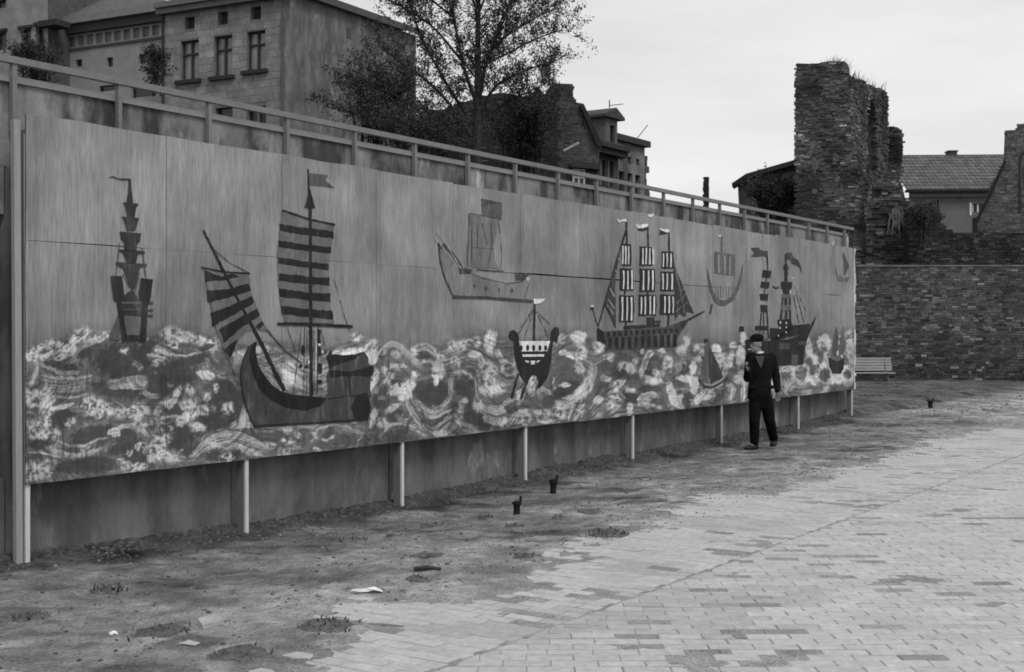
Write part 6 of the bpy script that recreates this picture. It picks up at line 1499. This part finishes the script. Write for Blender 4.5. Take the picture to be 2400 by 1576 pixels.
# joints
HEAD = pp(1772, 806, -.02); NECK = pp(1777, 828); CHEST = pp(1782, 850); PEL = pp(1782, 925)
shR, elR, wrR = pp(1755, 838, .0), pp(1751, 884, -.03), pp(1746, 866, -.21)
shL, elL, wrL = pp(1813, 838, .03), pp(1821, 882, .06), pp(1822, 914, -.02)
hipR, knR, anR = pp(1771, 925, 0), pp(1767, 985, -.04), pp(1769, 1040, .02)
hipL, knL, anL = pp(1796, 925, .03), pp(1806, 985, .06), pp(1824, 1031, .30)
anL.z = G0 + .115
body = MB()
# head: skull, jaw, nose, ears; turned to look along the boards to the left
fd = Vector((-.82, -.57, 0)); sd = Vector((.57, -.82, 0))
rot = Matrix.Rotation(math.atan2(fd.y, fd.x), 3, 'Z').to_quaternion()
ball(body, HEAD + Vector((0, 0, .02)), .096, .076, .108, 12, rot); ball(body, HEAD + fd * .035 + Vector((0, 0, -.055)), .062, .055, .065, 10, rot); ball(body, HEAD + fd * .072 + Vector((0, 0, -.092)), .024, .026, .022, 8, rot)
ball(body, HEAD + fd * .105 + Vector((0, 0, -.018)), .020, .013, .024, 8, rot); ball(body, HEAD + fd * .09 + Vector((0, 0, .022)), .018, .05, .010, 8, rot)
ball(body, HEAD + fd * .09 + Vector((0, 0, -.062)), .015, .026, .008, 8, rot)
for s in (-1, 1): ball(body, HEAD + sd * .074 * s - fd * .012 + Vector((0, 0, -.01)), .020, .010, .034, 8, rot)
limb(body, [HEAD + Vector((.01, 0, -.05)), NECK + Vector((0, 0, -.03))], [.055, .06])
limb(body, [NECK + Vector((0, 0, -.03)), CHEST, PEL], [.05, .075, .075]); limb(body, [CHEST + Vector((0, 0, .03)), shR, elR, wrR], [.05, .045, .036, .028]); limb(body, [CHEST + Vector((0, 0, .03)), shL, elL, wrL], [.05, .045, .036, .028])
limb(body, [PEL, hipR, knR, anR], [.07, .065, .05, .036]); limb(body, [PEL, hipL, knL, anL], [.07, .065, .05, .036]); limb(body, [anR, anR + Vector((-.10, -.06, -.055))], [.036, .03]); limb(body, [anL, anL + Vector((-.06, -.10, -.06))], [.036, .03])
def hand(mb, w, d, palm_n, curl, s=1.0):
    d = d.normalized(); palm_n = (palm_n - d * palm_n.dot(d)).normalized(); side = d.cross(palm_n).normalized()
    q = Matrix((side, palm_n, d)).transposed().to_quaternion()
    ball(mb, w + d * .05, .040, .016, .052, 8, q)
    for k, ln_ in enumerate((.068, .078, .073, .058)):
        b0 = w + d * .09 + side * (-.030 + .020 * k); dirn = d.copy(); pts = [b0 - d * .02]
        for j in range(3):
            pts.append(pts[-1] + dirn * (ln_ * (.45, .32, .23)[j] + (.02 if j == 0 else 0))); dirn = (dirn * math.cos(curl) + palm_n * math.sin(curl)).normalized()
        limb(mb, pts, [.0095, .009, .0082, .007], 6)
    t0 = w + d * .025 - side * .03; limb(mb, [t0, t0 - side * .03 + d * .03 + palm_n * .012, t0 - side * .028 + d * .062 + palm_n * .03], [.013, .011, .0085], 6)
hand(body, wrR, Vector((-.35, -.55, .75)), Vector((.7, -.2, .4)), .95); hand(body, wrL, Vector((-.02, -.25, -1)), Vector((-.6, -.7, .1)), .35)
person = remesh(body, 'person', m_skin, .0055, None, 1, Vector((pf.x, PD, G0)))
tag(person, 'person in dark suit and flat cap standing on the earth, hand raised to chest', 'person')
jk = MB()
loft(jk, [(pp(1779, 934, .02), .168, .125), (pp(1780, 915, .01), .172, .13), (pp(1782, 890), .158, .118), (pp(1783, 868), .168, .122), (pp(1784, 850), .185, .125), (pp(1784, 838), .185, .11), (pp(1782, 830), .12, .085), (pp(1780, 825), .07, .068)])
limb(jk, [shR + Vector((.03, 0, 0)), elR, wrR - (wrR - elR) * .08], [.082, .064, .047]); limb(jk, [shL + Vector((-.03, 0, 0)), elL, wrL - (wrL - elL) * .05], [.082, .064, .048])
for p in (pp(1760, 905, -.10), pp(1805, 905, -.08)): ball(jk, p, .055, .025, .03, 8)
remesh(jk, 'jacket', m_cloth, .009, person, 3)
tr = MB()
limb(tr, [PEL + Vector((-.02, 0, .02)), hipR + Vector((0, 0, -.06)), knR, anR + Vector((.0, 0, .03))], [.125, .098, .079, .066]); limb(tr, [PEL + Vector((.03, 0, .02)), hipL + Vector((0, 0, -.06)), knL, anL + Vector((-.01, -.01, .03))], [.125, .1, .082, .068]); limb(tr, [PEL + Vector((0, 0, .0)), PEL + Vector((0, 0, -.14))], [.12, .085])
remesh(tr, 'trousers', m_trous, .009, person, 3)
for an, dv in ((anR, Vector((-.13, -.07, 0))), (anL, Vector((-.05, -.15, 0)))):
    s = MB(); z0 = an.z - .075
    heel = Vector((an.x, an.y, z0 + .022)) - dv * .25; toe = Vector((an.x, an.y, z0)) + dv
    limb(s, [Vector((an.x, an.y, an.z + .0)), Vector((an.x, an.y, z0 + .035)), Vector((an.x, an.y, z0 + .03)) + dv * .5, toe + Vector((0, 0, .025))], [.05, .05, .046, .036]); limb(s, [heel + Vector((0, 0, .012)), Vector((an.x, an.y, z0 + .03))], [.038, .045])
    remesh(s, 'shoe', m_shoe, .007, person, 2)
cp = MB(); qc = HEAD + Vector((0, 0, .085)); tilt = Matrix.Rotation(math.radians(8), 3, sd).to_quaternion() @ rot
ball(cp, qc - fd * .012 + Vector((0, 0, .008)), .108, .096, .066, 12, tilt); ball(cp, qc + fd * .10 + Vector((0, 0, -.022)), .058, .068, .012, 10, tilt); ball(cp, qc - fd * .01 + Vector((0, 0, -.028)), .106, .088, .03, 10, tilt)
remesh(cp, 'cap', m_cap, .007, person, 2)
hr = MB(); ball(hr, HEAD - fd * .035 + Vector((0, 0, .0)), .075, .079, .075, 10, rot); remesh(hr, 'hair', M('hair', .015), .008, person, 1)
co = MB(); loft(co, [(pp(1780, 829, -.005), .075, .07), (pp(1778, 822, -.008), .066, .064)]); co_o = co.build('shirt_collar', m_shirt, person)
ve = MB(); ve.add([pp(1768, 834, -.126), pp(1786, 834, -.128), pp(1779, 864, -.142)], [(0, 1, 2)]); 
vs2 = MB(); vs2.add([pp(1766, 833, -.118), pp(1788, 832, -.118), pp(1780, 862, -.134), pp(1766, 833, -.05), pp(1788, 832, -.05), pp(1780, 862, -.05)], [(0, 2, 1), (0, 3, 5, 2), (1, 2, 5, 4), (0, 1, 4, 3)]); vs2.build('pullover', m_vest, person)
b = MB(); q = HEAD + fd * .115 + Vector((0, 0, -.066)); b.tube([q, q + fd * .05 + Vector((0, 0, -.008))], .005, 6); b.build('cigarette', m_shirt, person)
